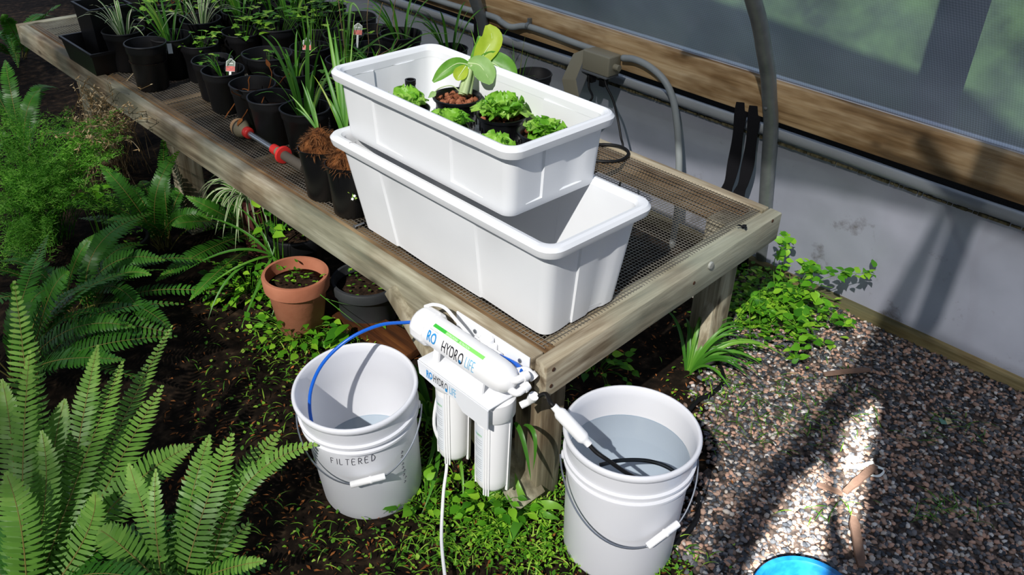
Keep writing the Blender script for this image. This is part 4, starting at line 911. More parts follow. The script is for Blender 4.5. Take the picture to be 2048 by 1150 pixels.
# square trays and tall bins at the far end
for (u, v, w, d, h, lab) in ((182, 84, .16, .30, .09, 'low rectangular black tray beyond the spider plant pot on the bench'), (182, 8, .16, .16, .22, 'tall black square bin at the far end of the bench')):
    q = P(u, v, BT + h); b = MB(); x, y = q.x + (.02 if h < .1 else .04), q.y; pr = []
    for (hx_, hy_, z) in ((w * .44, d * .44, 0), (w * .5, d * .5, h - .01), (w * .5 + .006, d * .5 + .006, h - .01), (w * .5 + .006, d * .5 + .006, h), (w * .5 - .003, d * .5 - .003, h), (w * .43, d * .43, .008)):
        pr.append([(x + sx_ * hx_, y + sy_ * hy_, BT + z) for sx_, sy_ in ((-1, -1), (1, -1), (1, 1), (-1, 1))])
    b.rings(pr); o = b.build('plant_tray' if h < .1 else 'plant_bin', BLS, loc=(x, y, BT), smooth=False); tag(o, lab, 'tray' if h < .1 else 'bin')
# coir filled pots at the front of the bench
for k, (u, v, lab, wd) in enumerate(((622, 300, 'black pot heaped with brown coir, left one of the front pair', 'lily'), (682, 330, 'black pot heaped with brown coir touching the lower white tub', 'flower'))):
    q = P(u, v, BT + .15); q.x = 1.222; t = thing('coir_pot', lab, 'pot', (q.x, q.y, BT), 'pair of coir pots at the bench front')
    b = MB(); R_p, h = .064, .155
    b.lathe([(.048, BT), (.051, BT + .004), (.060, BT + h * .8), (.064, BT + h - .004), (.0655, BT + h), (.063, BT + h), (.058, BT + h * .8), (.046, BT + .012), (0, BT + .01)], 40, Matrix.Translation((q.x, q.y, 0)), wob=lambda a, z: .05 * math.cos(4 * a + .6) * (z - BT) / h); b.build('pot', BLS, t)
    b = MB(); n = 26; hw = .058
    for j in range(n + 1):
        pass
    def mz(r, a): return BT + h - .012 + .058 * (1 - (r / .062) ** 2) + .012 * mnoise.noise(V((r * 60 * math.cos(a), r * 60 * math.sin(a), k * 9)))
    rings = [[V((q.x + r * math.cos(2 * PI * i / 28), q.y + r * math.sin(2 * PI * i / 28), mz(r, 2 * PI * i / 28))) for i in range(28)] for r in (.061, .052, .042, .032, .021, .010, .002)]
    b.rings(rings, cap0=False); b.build('coir', COIRM, t, ang=180)
    b = MB(); rg = random.Random(k + 30)
    for s in range(420):
        a = rg.uniform(0, 6.28); r = .06 * math.sqrt(rg.random()); p = V((q.x + r * math.cos(a), q.y + r * math.sin(a), mz(r, a) - .002)); d = V((math.cos(a) + rg.gauss(0, .6), math.sin(a) + rg.gauss(0, .6), rg.uniform(-.5, .9))).normalized()
        b.blade(bez(p, p + d * .012, p + d * .022 + V((0, 0, -.012 * rg.random())), 3), .0018, (0, 0, 1), 0, 0, rg.uniform(.05, 1))
    o = b.build('coir_fibre', COIR, t, ang=180); o['kind'] = 'stuff'
    b = MB(); top = V((q.x + .01, q.y + .02, BT + h + .03))
    if wd == 'lily':
        for s, (u2, v2, w) in enumerate(((602, 160, .009), (590, 215, .007), (612, 172, .008), (624, 200, .007), (578, 188, .006))):
            e = PQ(u2, v2, top); b.blade(bez(top, (top + e) / 2 + V((0, 0, .02)), e, 8), w, TOCAM, .3, 0, .25 + .12 * s)
        b.build('leaf_blades', STRAP, t, ang=180)
    else:
        for s, (u2, v2, w, rv) in enumerate(((668, 60, .014, .5), (652, 30, .013, .7), (640, 110, .012, .35), (688, 95, .008, .3), (700, 130, .007, .6), (626, 150, .006, .97), (710, 20, .004, .8), (650, 190, .012, .45), (760, 95, .006, .9))):
            e = PQ(u2, v2, top + V((.02, .03, 0))); b.blade(bez(top + V((.02, .03, -.01)), (top + e) / 2 + V((0, 0, .05)), e, 10), w, TOCAM, .3, 0, rv)
        b.build('leaf_blades', STRAP, t, ang=180)
        b = MB(); f0 = PQ(712, 400, (1.165, q.y - .05, BT + .05)); 
        b.tube(crom([f0, PQ(704, 385, f0), PQ(694, 372, f0), PQ(684, 362, f0)], 4), .0011, 5, 0, True, .3)
        for s in range(16):
            a_ = PQ(684 + s * 1.7, 362 + s * 2.3, f0); b.leaf(a_, a_ + V((rg.gauss(0, 1), rg.gauss(0, 1), rg.gauss(0, .6))).normalized() * .009, .005, TOCAM, rg.uniform(.6, 1))
        b.build('sprig', LEAF, t, ang=180)
        b = MB()
        for u2, v2 in ((692, 376), (700, 374), (709, 392), (705, 398)):
            c_ = PQ(u2, v2, f0, .004)
            for s in range(5): a_ = s * 1.257; b.leaf(c_, c_ + (RW @ V((math.cos(a_), math.sin(a_), .3))) * .005, .003, TOCAM, .5)
        b.build('white_flowers', INKW, t, ang=180)
# watering wand
wa, wb = V((1.246, 2.545, BT + .034)), V((1.246, 2.16, BT + .026)); wd = (wb - wa).normalized(); L_ = (wb - wa).length
t = thing('watering_wand', 'watering wand with a cream rose head and red collars lying on the bench edge', 'wand', (1.246, 2.4, BT))
Mw = Matrix.Translation(wa) @ wd.to_track_quat('Z', 'Y').to_matrix().to_4x4()
def wl_(name, pr, m, n=28): b = MB(); b.lathe(pr, n, Mw); return b.build(name, m, t, ang=50)
wl_('rose_head', [(0, -.034), (.014, -.032), (.025, -.022), (.0305, -.006), (.0305, .002), (.029, .004)], CRM)
wl_('head_band', [(.030, .002), (.0315, .003), (.0315, .007), (.030, .008)], DGP)
wl_('head_cone', [(.0295, .007), (.027, .020), (.019, .036), (.017, .044)], TAU)
wl_('red_collar', [(.0165, .040), (.0185, .042), (.0185, .060), (.0150, .064), (.011, .064)], RED)
wl_('wand_tube', [(.0095, .060), (.0095, .215)], ALU, 20)
wl_('red_ferrule', [(.0105, .205), (.016, .207), (.0165, .228), (.0155, .232)], RED)
wl_('taupe_sleeve', [(.0150, .230), (.0155, .262)], TAU); wl_('red_stop_ring', [(.015, .256), (.027, .258), (.029, .263), (.027, .269), (.015, .271)], RED); wl_('handle_grip', [(.0150, .268), (.0155, .36), (.0150, L_ - .002), (0, L_)], DGP)
o = None
# ================================================================== CONDUIT, OUTLET BOX, CORDS, STRAPS
cx = 2.488
pts = [(cx, 5.6, .640), (cx, 3.4, .640), (cx, 2.95, .640), PX(985, 33, cx), PX(1003, 44, cx), PX(1022, 54, cx - .015), PX(1050, 52, cx), PX(1085, 62, cx), PX(1150, 86, cx), PX(1190, 100, cx)]
t = thing('conduit', 'grey electrical conduit run under the timber rail with a bend down to the ground', 'conduit', (cx, 2.0, .3))
b = MB(); b.tube(crom(pts, 6), .0125, 12); b.build('long_run', PVC, t, ang=180)
b = MB(); b.tube(crom([PX(1245, 116, cx), PX(1270, 119, cx), PX(1300, 134, cx), PX(1328, 160, cx), PX(1345, 195, cx), PX(1353, 240, cx), PX(1357, 290, cx), PX(1358, 340, cx), (cx, 1.64, .15), (cx, 1.64, 0)], 6), .0125, 12); b.build('down_bend', PVC, t, ang=180)
for q in (PX(1057, 52, cx), (cx, 3.3, .64)):
    b = MB(); q = V(q); b.lathe([(.0128, -.007), (.0150, -.007), (.0150, .007), (.0128, .007)], 16, Matrix.Translation(q) @ Matrix.Rotation(PI / 2, 4, 'X')); b.box((q.x - .002, q.y - .006, q.z + .012), (q.x + .012, q.y + .006, q.z + .030)); b.build('pipe_strap', STL, t)
t = thing('outlet_box', 'tan grey weatherproof outlet box with its cover open and two plugs in', 'outlet', (2.47, 2.05, .62))
b = MB(); b.box((2.43, 1.985, .585), (2.50, 2.115, .660)); b.build('box_body', BOX, t, bevel=.006, seg=3)
b = MB(); b.box((2.425, 1.988, .578), (2.496, 2.112, .5855)); b.build('socket_face', BXI, t, bevel=.002)
b = MB()
for yy in (2.02, 2.08): b.box((2.435, yy - .02, .574), (2.47, yy + .02, .579))
b.build('socket', BLS, t, bevel=.001)
ca, cb_, cc, cd_ = PX(1178, 96, 2.44), PX(1148, 97, 2.41), PX(1124, 158, 2.38), PX(1156, 182, 2.40)
qa, qb, qc, qd = PX(1123, 158, 2.40), PX(1146, 107, 2.44), PX(1176, 94, 2.455), PX(1150, 160, 2.415)
dn = PX(1183, 134, 2.455) - qc; b = MB(); b.hexa([qa + dn, qd + dn, qc + dn, qb + dn, qa, qd, qc, qb]); cv = b.build('box_cover', BOX, t, bevel=.003)
nr = (qc - qd).cross(dn).normalized(); nr = nr if nr.dot(TOCAM) > 0 else -nr; b = MB(); f0 = [qd, qc, qc + dn, qd + dn]; mc = sum(f0, V()) / 4
b.add([mc + (p - mc) * .88 + nr * .0012 for p in f0], [(0, 1, 2, 3)]); b.build('cover_gasket', BXI, cv, smooth=False)
b = MB(); b.lathe([(0, 0), (.012, 0), (.012, .03), (0, .03)], 12, Matrix.Translation((2.465, 1.962, .62)) @ Matrix.Rotation(-PI / 2, 4, 'X')); b.build('conduit_hub', BOX, t)
for k, (pl, pts, lab) in enumerate((((2.452, 2.08, .574), [(2.452, 2.08, .56), PX(1178, 150, 2.44), PX(1178, 175, 2.43), PX(1182, 200, 2.40), (2.38, 2.13, .40), (2.36, 2.14, .2), (2.36, 2.15, .02)], 'black power cord with plug on the left side of the outlet box'),
                                   ((2.452, 2.02, .574), [(2.452, 2.02, .555), PX(1208, 145, 2.44), PX(1212, 170, 2.43), PX(1226, 200, 2.42), PX(1236, 240, 2.40), PX(1242, 275, 2.38), PX(1246, 300, 2.36), (2.33, 1.80, .25), (2.30, 1.85, .05)], 'black power cord hanging from the right socket down behind the bench'))):
    c = thing('power_cord', lab, 'cord', pl, 'cords plugged into the outlet box')
    b = MB(); b.box((pl[0] - .014, pl[1] - .013, pl[2] - .034), (pl[0] + .014, pl[1] + .013, pl[2])); b.build('plug', RUB, c, bevel=.004)
    b = MB(); b.tube(crom(pts, 6), .0042, 8); b.build('cable', RUB, c, ang=180)
b = MB(); zl = BT + .006; b.tube(crom([P(1120, 300, zl), P(1160, 293, zl), P(1205, 289, zl), P(1240, 293, zl + .004), P(1257, 306, zl), P(1243, 320, zl), P(1210, 323, zl), P(1170, 318, zl)], 7), .0055, 8)
o = b.build('cable_loop', RUB, loc=(2.05, 1.68, BT)); tag(o, 'loop of black cable lying on the wire mesh behind the tubs', 'cable')
for k, (px, lab) in enumerate((([(1484, 205), (1478, 250), (1470, 310), (1460, 360), (1450, 395)], 'left one of two black straps hanging from the timber rail'), ([(1510, 212), (1505, 260), (1497, 320), (1487, 365), (1476, 400)], 'right one of two black straps, beside the near hoop pipe'))):
    pts = crom([PX(u, v, 2.49 if i else 2.497) for i, (u, v) in enumerate(px)] + [(2.50, 1.41 - .06 * k, .12), (2.52, 1.41 - .06 * k, .0)], 5)
    b = MB(); n_ = len(pts); w = .019; sd = V((-.6, .8, 0)).normalized(); vs = []
    for i, p in enumerate(pts): s2 = sd * w * (1 + .1 * math.sin(i * .7)); vs += [p - s2, p + s2, p + s2 + V((.0025, 0, 0)), p - s2 + V((.0025, 0, 0))]
    b.add(vs, [(i * 4 + j, i * 4 + (j + 1) % 4, i * 4 + 4 + (j + 1) % 4, i * 4 + 4 + j) for i in range(n_ - 1) for j in range(4)])
    o = b.build('webbing_strap', STR, loc=(2.5, 1.42 - .05 * k, .3), ang=50); tag(o, lab, 'strap', 'black straps by the hoop')
b = MB(); qa, qb = PX(948, 30, 2.495), PX(976, 34, 2.495); lo = PX(950, 118, 2.50); b.hexa([(2.494, qb.y, lo.z), (2.4975, qb.y, lo.z), (2.4975, qa.y, lo.z), (2.494, qa.y, lo.z), (2.494, qb.y, qa.z - .01), (2.4975, qb.y, qa.z - .01), (2.4975, qa.y, qa.z - .01), (2.494, qa.y, qa.z - .01)])
o = b.build('plastic_flap', STR, loc=(2.496, (qa.y + qb.y) / 2, lo.z), smooth=False); tag(o, 'black plastic flap hanging under the rail left of the bok choy', 'flap')
q = P(1485, 457, BT + .004); b = MB()
for k in range(3): a = k * 2.1; b.leaf(q + V((.004 * k, 0, 0)), q + V((.018 * math.cos(a), .018 * math.sin(a), .006)), .014, (0, 0, 1), .1, 0, .3)
o = b.build('dead_leaf', RUB, loc=q, ang=180); tag(o, 'crumpled black scrap lying on the bench end board', 'scrap')
# ================================================================== FERNS AND WEEDS
def frond(root, base, ctrl, tip, width, seed, dark=False, stalk=.12, nrm=None, pitch=.0122):
    rg = random.Random(seed); base, ctrl, tip = V(base), V(ctrl), V(tip)
    n = 40; path = bez(base, ctrl, tip, n); L_ = sum((path[i + 1] - path[i]).length for i in range(n))
    m = max(14, int(L_ * (1 - stalk) / pitch)); b = MB(); N0 = nrm or (TOCAM * .75 + UPV * .6 + V((rg.gauss(0, .12), rg.gauss(0, .12), 0)))
    b.tube(path[::3], [.0022 - .0016 * i / 14 for i in range(len(path[::3]))], 5, 1, False)
    tw = rg.uniform(-.25, .25)
    for k in range(m):
        t = stalk + (1 - stalk) * (k + .5) / m; f = t * n; i = min(n - 1, int(f)); p = path[i].lerp(path[i + 1], f - i); tg = (path[i + 1] - path[i]).normalized()
        sd = tg.cross(N0).normalized(); up = sd.cross(tg)
        q = (t - stalk) / (1 - stalk); w = width * .43 * min(1, .45 + q * 4) * (1 - max(0, (q - .62) / .38) ** 1.6 * .93)
        for sg in (-1, 1):
            d = (sd * sg + tg * (.22 + .25 * q) + up * (rg.uniform(.0, .28) + tw * sg)).normalized(); l = w * rg.uniform(.92, 1.06)
            e_ = p + d * l; s2 = tg * (pitch * .44); cz = max(0.02, min(.99, .25 + .55 * q ** 2 + rg.uniform(-.12, .12)))
            mid = p + d * l * .5 - up * l * .03
            tp_ = e_ - up * l * .12 + tg * l * .10
            e2_ = p + d * l * .86; b.add([p - s2 * .5, p + s2 * .95, mid + s2 * 1.0 + up * .0012, e2_ + s2 * .55 - up * l * .06, tp_, e2_ - s2 * .6 - up * l * .06, mid - s2 * .9], [(0, 1, 2, 6), (6, 2, 3, 5), (5, 3, 4)], 0, cz)
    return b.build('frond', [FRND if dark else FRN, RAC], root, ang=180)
def fern(label, base, fronds, seed, dark=False, fill=0, fl=.5, fdir=None, grp='sword ferns'):
    base = V(base); t = thing('sword_fern', label, 'fern', base, grp); rg = random.Random(seed)
    for k, (c, tp, w) in enumerate(fronds):
        j = base + V((rg.gauss(0, .03), rg.gauss(0, .03), .005)); frond(t, j, P(*c), P(*tp), w, seed * 50 + k, dark)
    for k in range(fill):
        a = rg.uniform(0, 6.28) if fdir is None else fdir + rg.gauss(0, .9); l = fl * rg.uniform(.6, 1.1); d = V((math.cos(a), math.sin(a), 0))
        up = rg.uniform(.25, .7); tip = base + d * l * .85 + V((0, 0, l * up * .55)); ctrl = base + d * l * .3 + V((0, 0, l * up * 1.1))
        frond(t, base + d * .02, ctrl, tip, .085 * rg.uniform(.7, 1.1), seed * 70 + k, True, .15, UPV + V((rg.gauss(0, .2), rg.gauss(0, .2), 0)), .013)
    return t
b1 = P(60, 1260, 0); b2 = P(360, 1235, 0); b3 = P(40, 760, 0); b4 = P(165, 640, 0); b5 = P(330, 500, 0); b6 = P(520, 480, 0)
fern('bright sword fern at the lower left corner with tall upright fronds', b1, [
    ((88, 960, .28), (28, 560, .50), .105), ((110, 990, .25), (86, 850, .36), .10) if False else ((120, 1010, .24), (83, 862, .34), .095), ((60, 1060, .25), (12, 945, .33), .10),
    ((150, 880, .30), (196, 690, .40), .075), ((150, 960, .28), (246, 722, .34), .10), ((180, 940, .26), (345, 650, .30), .085), ((185, 1000, .24), (326, 770, .28), .105),
    ((215, 960, .26), (386, 890, .22), .11), ((40, 900, .3), (4, 760, .40), .09), ((205, 1075, .15), (190, 985, .25), .09), ((30, 1000, .3), (60, 700, .42), .08), ((95, 900, .26), (130, 800, .33), .09)], 3, fill=10, fl=.42, fdir=.9)
fern('sword fern with fronds leaning towards the left white bucket', b2, [
    ((390, 1040, .22), (466, 866, .27), .105), ((370, 1000, .22), (420, 870, .28), .075), ((440, 1000, .16), (562, 860, .20), .095), ((430, 920, .24), (646, 886, .27), .075),
    ((285, 1020, .20), (258, 928, .28), .07), ((300, 1060, .2), (312, 938, .27), .055), ((420, 1120, .12), (500, 1045, .10), .09), ((440, 1130, .18), (532, 1122, .2), .05), ((240, 1080, .16), (200, 1060, .2), .1)], 4, fill=9, fl=.36, fdir=1.2)
fern('deep green sword fern at the left edge with level fronds', b3, [
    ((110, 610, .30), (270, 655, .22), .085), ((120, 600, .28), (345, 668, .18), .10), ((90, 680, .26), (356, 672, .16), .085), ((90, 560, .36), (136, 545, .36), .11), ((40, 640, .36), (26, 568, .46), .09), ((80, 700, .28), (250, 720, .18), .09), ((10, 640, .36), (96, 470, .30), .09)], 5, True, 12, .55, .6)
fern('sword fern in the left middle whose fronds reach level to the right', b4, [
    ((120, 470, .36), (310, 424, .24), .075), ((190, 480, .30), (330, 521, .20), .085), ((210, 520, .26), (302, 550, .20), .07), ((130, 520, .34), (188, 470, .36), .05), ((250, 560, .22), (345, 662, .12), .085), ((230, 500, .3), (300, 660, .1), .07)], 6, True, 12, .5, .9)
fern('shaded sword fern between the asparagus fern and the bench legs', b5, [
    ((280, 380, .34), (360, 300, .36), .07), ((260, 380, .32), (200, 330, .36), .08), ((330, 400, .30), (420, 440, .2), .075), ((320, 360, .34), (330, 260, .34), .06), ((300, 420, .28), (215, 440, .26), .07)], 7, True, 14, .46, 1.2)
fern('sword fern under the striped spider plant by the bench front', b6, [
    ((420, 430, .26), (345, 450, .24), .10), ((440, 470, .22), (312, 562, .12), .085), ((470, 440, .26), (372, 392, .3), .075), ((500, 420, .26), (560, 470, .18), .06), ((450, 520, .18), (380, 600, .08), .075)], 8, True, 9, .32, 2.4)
fern('dim sword fern at the top left corner beyond the bench end', P(40, 120, 0), [((60, 40, .4), (120, 10, .45), .1), ((30, 60, .4), (5, 30, .45), .1), ((60, 60, .4), (100, 90, .3), .09)], 9, True, 14, .6)
fern('dim sword fern on the left edge below the bench far corner', P(60, 330, 0), [((40, 200, .35), (80, 180, .3), .08), ((20, 180, .38), (10, 120, .4), .09)], 10, True, 12, .5)
# asparagus fern
pa = P(95, 480, 0); t = thing('asparagus_fern', 'feathery bright green asparagus fern mounded at the left', 'fern', pa); rg = random.Random(40); b = MB()
tgts = [(rg.uniform(-20, 255), rg.uniform(215, 430)) for _ in range(150)] + [(rg.uniform(-20, 110), rg.uniform(400, 560)) for _ in range(40)]
for (u, v) in tgts:
    z = .50 - .30 * (v - 215) / 260 + rg.uniform(-.06, .04); tip = P(u, v, max(.08, z)); s0 = pa + V((rg.gauss(0, .05), rg.gauss(0, .05), 0)); path = bez(s0, s0.lerp(tip, .5) + V((0, 0, .16)), tip, 14)
    b.tube(path, .0012, 3, 0, False, .3)
    for i in range(5, 15):
        p = path[i]
        for q in range(9):
            d = V((rg.gauss(0, 1), rg.gauss(0, 1), rg.gauss(.15, .8))).normalized(); l = rg.uniform(.010, .024); s2 = d.orthogonal().normalized() * .0011; o2 = p + V((rg.gauss(0, .008), rg.gauss(0, .008), rg.gauss(0, .006)))
            b.add([o2 - s2, o2 + s2, o2 + d * l], [(0, 1, 2)], 0, min(.98, max(.02, .25 + .05 * (i - 5) + rg.uniform(-.2, .2))))
o = b.build('foliage', ASP, t, ang=180); o['kind'] = 'stuff'
# dry seed heads beside the bench
pd = P(230, 330, 0); t = thing('dry_weed', 'dry straw coloured weed with seed husks by the bench edge', 'weed', pd); b = MB(); rg = random.Random(41)
for k in range(135):
    u, v = rg.gauss(215, 48), rg.uniform(140, 300); tip = P(u, v, rg.uniform(.36, .56)); s0 = pa.lerp(pd, .9) + V((rg.gauss(0, .08), rg.gauss(0, .08), 0)); path = bez(s0, s0.lerp(tip, .55) + V((rg.gauss(0, .03), rg.gauss(0, .03), .12)), tip, 9); b.tube(path, .0011, 3, 0, False, rg.uniform(.1, 1))
    for q in range(9):
        p = path[rg.randint(4, 9)]; d = V((rg.gauss(0, 1), rg.gauss(0, 1), rg.gauss(.2, .7))).normalized(); b.leaf(p, p + d * rg.uniform(.008, .022), .004, TOCAM, rg.uniform(.1, 1), ny=2)
o = b.build('dry_stems', DRY, t, ang=180); o['kind'] = 'stuff'
# leaf meshes shared by countable leaves
def leaf_me(name, L_, w, m, arch=.12, fold=.2, ny=6, prof=None):
    b = MB(); b.leaf((0, 0, 0), (0, L_, 0), w, (0, 0, 1), .5, 0, arch, ny, fold, prof); me = b.mesh(name, ang=180); me.materials.append(m); return me
OVA = [leaf_me('leaf', .030, .019, LEAFO, a) for a in (.05, .14)]; WIDE = [leaf_me('leaf', .05, .026, LEAFO, a) for a in (.06, .16)]
def aim(p, d, up, s): 
    d = V(d).normalized(); x = d.cross(V(up)).normalized(); z = x.cross(d); return Matrix.Translation(p) @ Matrix((x, d, z)).transposed().to_4x4() @ Matrix.Scale(s, 4)
# creeping vine by the wall
pv = V((2.36, 1.12, 0)); vt = thing('creeping_vine', 'leafy green vine spreading over the gravel at the foot of the hoop pipe', 'vine', pv); rg = random.Random(50); b = MB(); nl = 0
ends = [(1740, 545, 1), (1650, 690, 0), (1590, 720, 0), (1700, 650, 0), (1572, 470, 1), (1620, 540, 1), (1550, 640, 0), (1640, 610, 0), (1500, 690, 0), (1470, 640, 0), (1530, 590, 0), (1600, 660, 0), (1550, 560, 0), (1690, 610, 0), (1480, 580, 0), (1520, 650, 0), (1610, 600, 0), (1660, 640, 0), (1450, 670, 0), (1575, 610, 0), (1560, 500, 1), (1665, 575, 1)]
for (u, v, wallp) in ends:
    e_ = PX(u, v, 2.525) if wallp else P(u, v, rg.uniform(.02, .07)); s0 = V((min(2.5, pv.x + rg.gauss(.05, .06)), pv.y + rg.gauss(.02, .06), .01)); path = crom([s0, s0.lerp(e_, .5) + V((rg.gauss(0, .03), rg.gauss(0, .03), .07)), e_], 8); b.tube(path, .0013, 4, 0, False, .6)
    for i in range(3, len(path)):
        for q in range(3):
            if nl >= 298: break
            d = V((rg.gauss(-.15, .8), rg.gauss(-.1, .8), rg.uniform(-.3, .4))); p = path[i] + V((rg.gauss(0, .012), rg.gauss(0, .012), rg.gauss(.004, .006))); p.z = max(.015, p.z); inst(OVA[nl % 2], 'leaf', vt, aim(p - pv, d, (rg.gauss(-.2, .3), rg.gauss(-.2, .3), 1), rg.uniform(.7, 1.45))); nl += 1
b.build('vine_stems', LEAF, vt, ang=180)
b = MB()
for k in range(1500):
    u, v = rg.gauss(1545, 70), rg.gauss(612, 44)
    if v < 525 or u > 1700: continue
    p = P(u, v, 0); p.z = rg.uniform(.01, .06)
    if p.x > 2.55 or p.y > 1.6: continue
    a = rg.uniform(0, 6.28); d = V((math.cos(a), math.sin(a), rg.uniform(-.2, .4))).normalized(); b.leaf(p, p + d * rg.uniform(.014, .030), rg.uniform(.010, .019), (0, 0, 1), rg.uniform(.05, .95))
o = b.build('undergrowth', LEAF, vt, ang=180); o['kind'] = 'stuff'
# strap leaved clumps: every blade a part
def clump(name, label, base, blades, m, grp=None, edge=None, cat='plant'):
    base = V(base); t = thing(name, label, cat, base, grp)
    for k, (pts, w, rv) in enumerate(blades):
        b = MB(); b.blade(pts if len(pts) > 3 else bez(*pts, 10), w, TOCAM * .6 + UPV * .6, .28, 0, rv, edge=edge); b.build('leaf', m, t, ang=180)
    return t
def rblades(base, n, L_, w, seed, lo=.2, hi=1.0, dirs=None, z=.0):
    rg = random.Random(seed); out = []; base = V(base)
    for k in range(n):
        a = rg.uniform(0, 6.28) if dirs is None else dirs + rg.gauss(0, .7); l = L_ * rg.uniform(.6, 1.1); sp = rg.uniform(lo, hi); d = V((math.cos(a), math.sin(a), 0)); p0_ = base + d * .01
        p2 = base + d * l * sp + V((0, 0, max(.012 - base.z * 0, l * (.85 - .75 * sp)))); p1 = base + d * l * sp * .4 + V((0, 0, l * .62)); out.append(((p0_, p1, p2), w * rg.uniform(.75, 1.15), rg.uniform(.1, .95)))
    return out
c1 = P(1375, 745, 0); clump('daylily_clump', 'grassy strap leaved clump by the right bench leg above the bucket', c1, rblades(c1, 40, .30, .011, 60, .4, 1.1, -.35), STRAP, 'strap leaved clumps')
c2 = P(1062, 905, 0); clump('daylily_clump', 'strap leaves curving in front of the near bench post', c2 + V((-.02, .01, 0)), [((PX(1030, 845, 1.11), PX(1048, 862, 1.09), PX(1062, 962, 1.08)), .012, .2), ((PX(1048, 850, 1.12), PX(1082, 850, 1.10), PX(1066, 940, 1.09)), .011, .3)] + rblades(P(1025, 940, 0), 7, .22, .011, 61, .3, .9), STRAP, 'strap leaved clumps')
c3 = P(868, 850, 0); clump('daylily_clump', 'strap leaved clump growing behind the filter canisters', c3, rblades(c3, 30, .30, .012, 62, .3, 1.0) + [((c3, P(880, 880, .14), P(845, 960, .03)), .013, .5), ((c3, P(895, 920, .12), P(842, 1030, .01)), .013, .45), ((c3, P(935, 880, .16), P(925, 1010, .01)), .012, .7)], STRAP, 'strap leaved clumps')
c4 = P(1060, 1020, 0); clump('broad_weed', 'bright broad leaved weed below the front filter canister', c4, [((c4, P(1100, 1000, .06), P(1130, 1020, .02)), .026, .85), ((c4, P(1085, 1030, .04), P(1120, 1038, .015)), .022, .6), ((c4, P(1035, 1030, .06), P(1012, 1105, .01)), .028, .45), ((c4, P(1010, 1020, .07), P(1018, 940, .06)), .022, .6), ((c4, P(1040, 1000, .08), P(1030, 945, .10)), .02, .8)] + rblades(P(1010, 1010, 0), 16, .085, .022, 63, .3, 1.0), STRAP, None)
rg = random.Random(64)
for lab, (u, v), n, R_, nm in (('bright round leaved weed patch under the filter', (985, 1015), 64, .10, 'round_leaf_weed'), ('small leafy weed between the white drain tube and left bucket', (850, 1010), 26, .08, 'leafy_weed'),
                               ('leafy seedlings in front of the terracotta pot', (590, 670), 95, .15, 'leafy_weed'), ('leafy weeds crowding the left side of the terracotta pot', (500, 580), 110, .15, 'leafy_weed'),
                               ('willow leaved shoot beside the rim of the left bucket', (715, 668), 12, .09, 'willow_weed'), ('broad leaved shoot hanging over the bench front by the striped plant', (540, 440), 12, .06, 'broad_shoot'), ('heart leaved shoot among the left ferns', (190, 400), 10, .06, 'heart_leaf_shoot'),
                               ('dark leafy weeds in the shade below the bench end', (1195, 735), 34, .12, 'leafy_weed')):
    zc = {'broad_shoot': .30, 'heart_leaf_shoot': .24}.get(nm, 0); p0_ = P(u, v, zc); base = V((p0_.x, p0_.y, 0)); t = thing(nm, lab, 'weed', base); b = MB()
    for k in range(n):
        a = rg.uniform(0, 6.28); r = R_ * math.sqrt(rg.random()); h = (zc + rg.uniform(-.04, .06)) if zc else rg.uniform(.015, .11) * (1 - .5 * r / R_); p = base + V((r * math.cos(a), r * math.sin(a), h))
        b.tube(bez(base + V((r * .3 * math.cos(a), r * .3 * math.sin(a), 0)), base.lerp(p, .6) + V((0, 0, .02)), p, 4), .001, 3, 0, False, .4)
        dl = (TOCAM * .2 + V((math.cos(a) + rg.gauss(0, .5), math.sin(a) + rg.gauss(0, .5), rg.uniform(-.5, .3))))
        me = WIDE[k % 2] if nm in ('willow_weed', 'broad_shoot', 'heart_leaf_shoot') else OVA[k % 2]; inst(me, 'leaf', t, aim(p - base, dl, TOCAM * .5 + UPV + V((rg.gauss(0, .25), rg.gauss(0, .25), 0)), rg.uniform(.7, 1.3) * (1.3 if nm == 'willow_weed' else 1)))
    b.build('stems', LEAF, t, ang=180)
# striped spider plant hanging by the bench front
ps = P(447, 352, .36); bs = V((ps.x, ps.y, .0)); t = thing('spider_plant', 'striped spider plant spilling out below the bench front edge', 'plant', bs); rg = random.Random(70)
b = MB(); b.lathe([(.046, 0), (.055, .16), (.058, .19), (.055, .19), (.048, .17), (0, .165)], 28, Matrix.Translation((bs.x + .12, bs.y + .05, 0))); b.build('pot', mat('maroon_pot', (92, 52, 46), rough=.6), t)
s0 = V((bs.x + .10, bs.y + .04, .21))
for k, (u, v) in enumerate(((396, 430), (402, 405), (410, 445), (420, 455), (436, 440), (450, 450), (462, 470), (470, 440), (478, 485), (488, 460), (500, 480), (392, 395), (404, 380), (430, 470), (445, 478), (505, 440), (515, 465), (540, 470), (470, 505), (390, 415))):
    e_ = P(u, v, rg.uniform(.10, .18)); c_ = (s0 + e_) / 2 + V((rg.gauss(0, .01), rg.gauss(0, .01), .15 + rg.uniform(0, .05))); b = MB(); b.blade(bez(s0, c_, e_, 11), .0105, TOCAM * .7 + UPV * .5, .2, edge=[.1, .7, .1] if k % 3 else [.7, .1, .7]); b.build('leaf', VAR, t, ang=180)
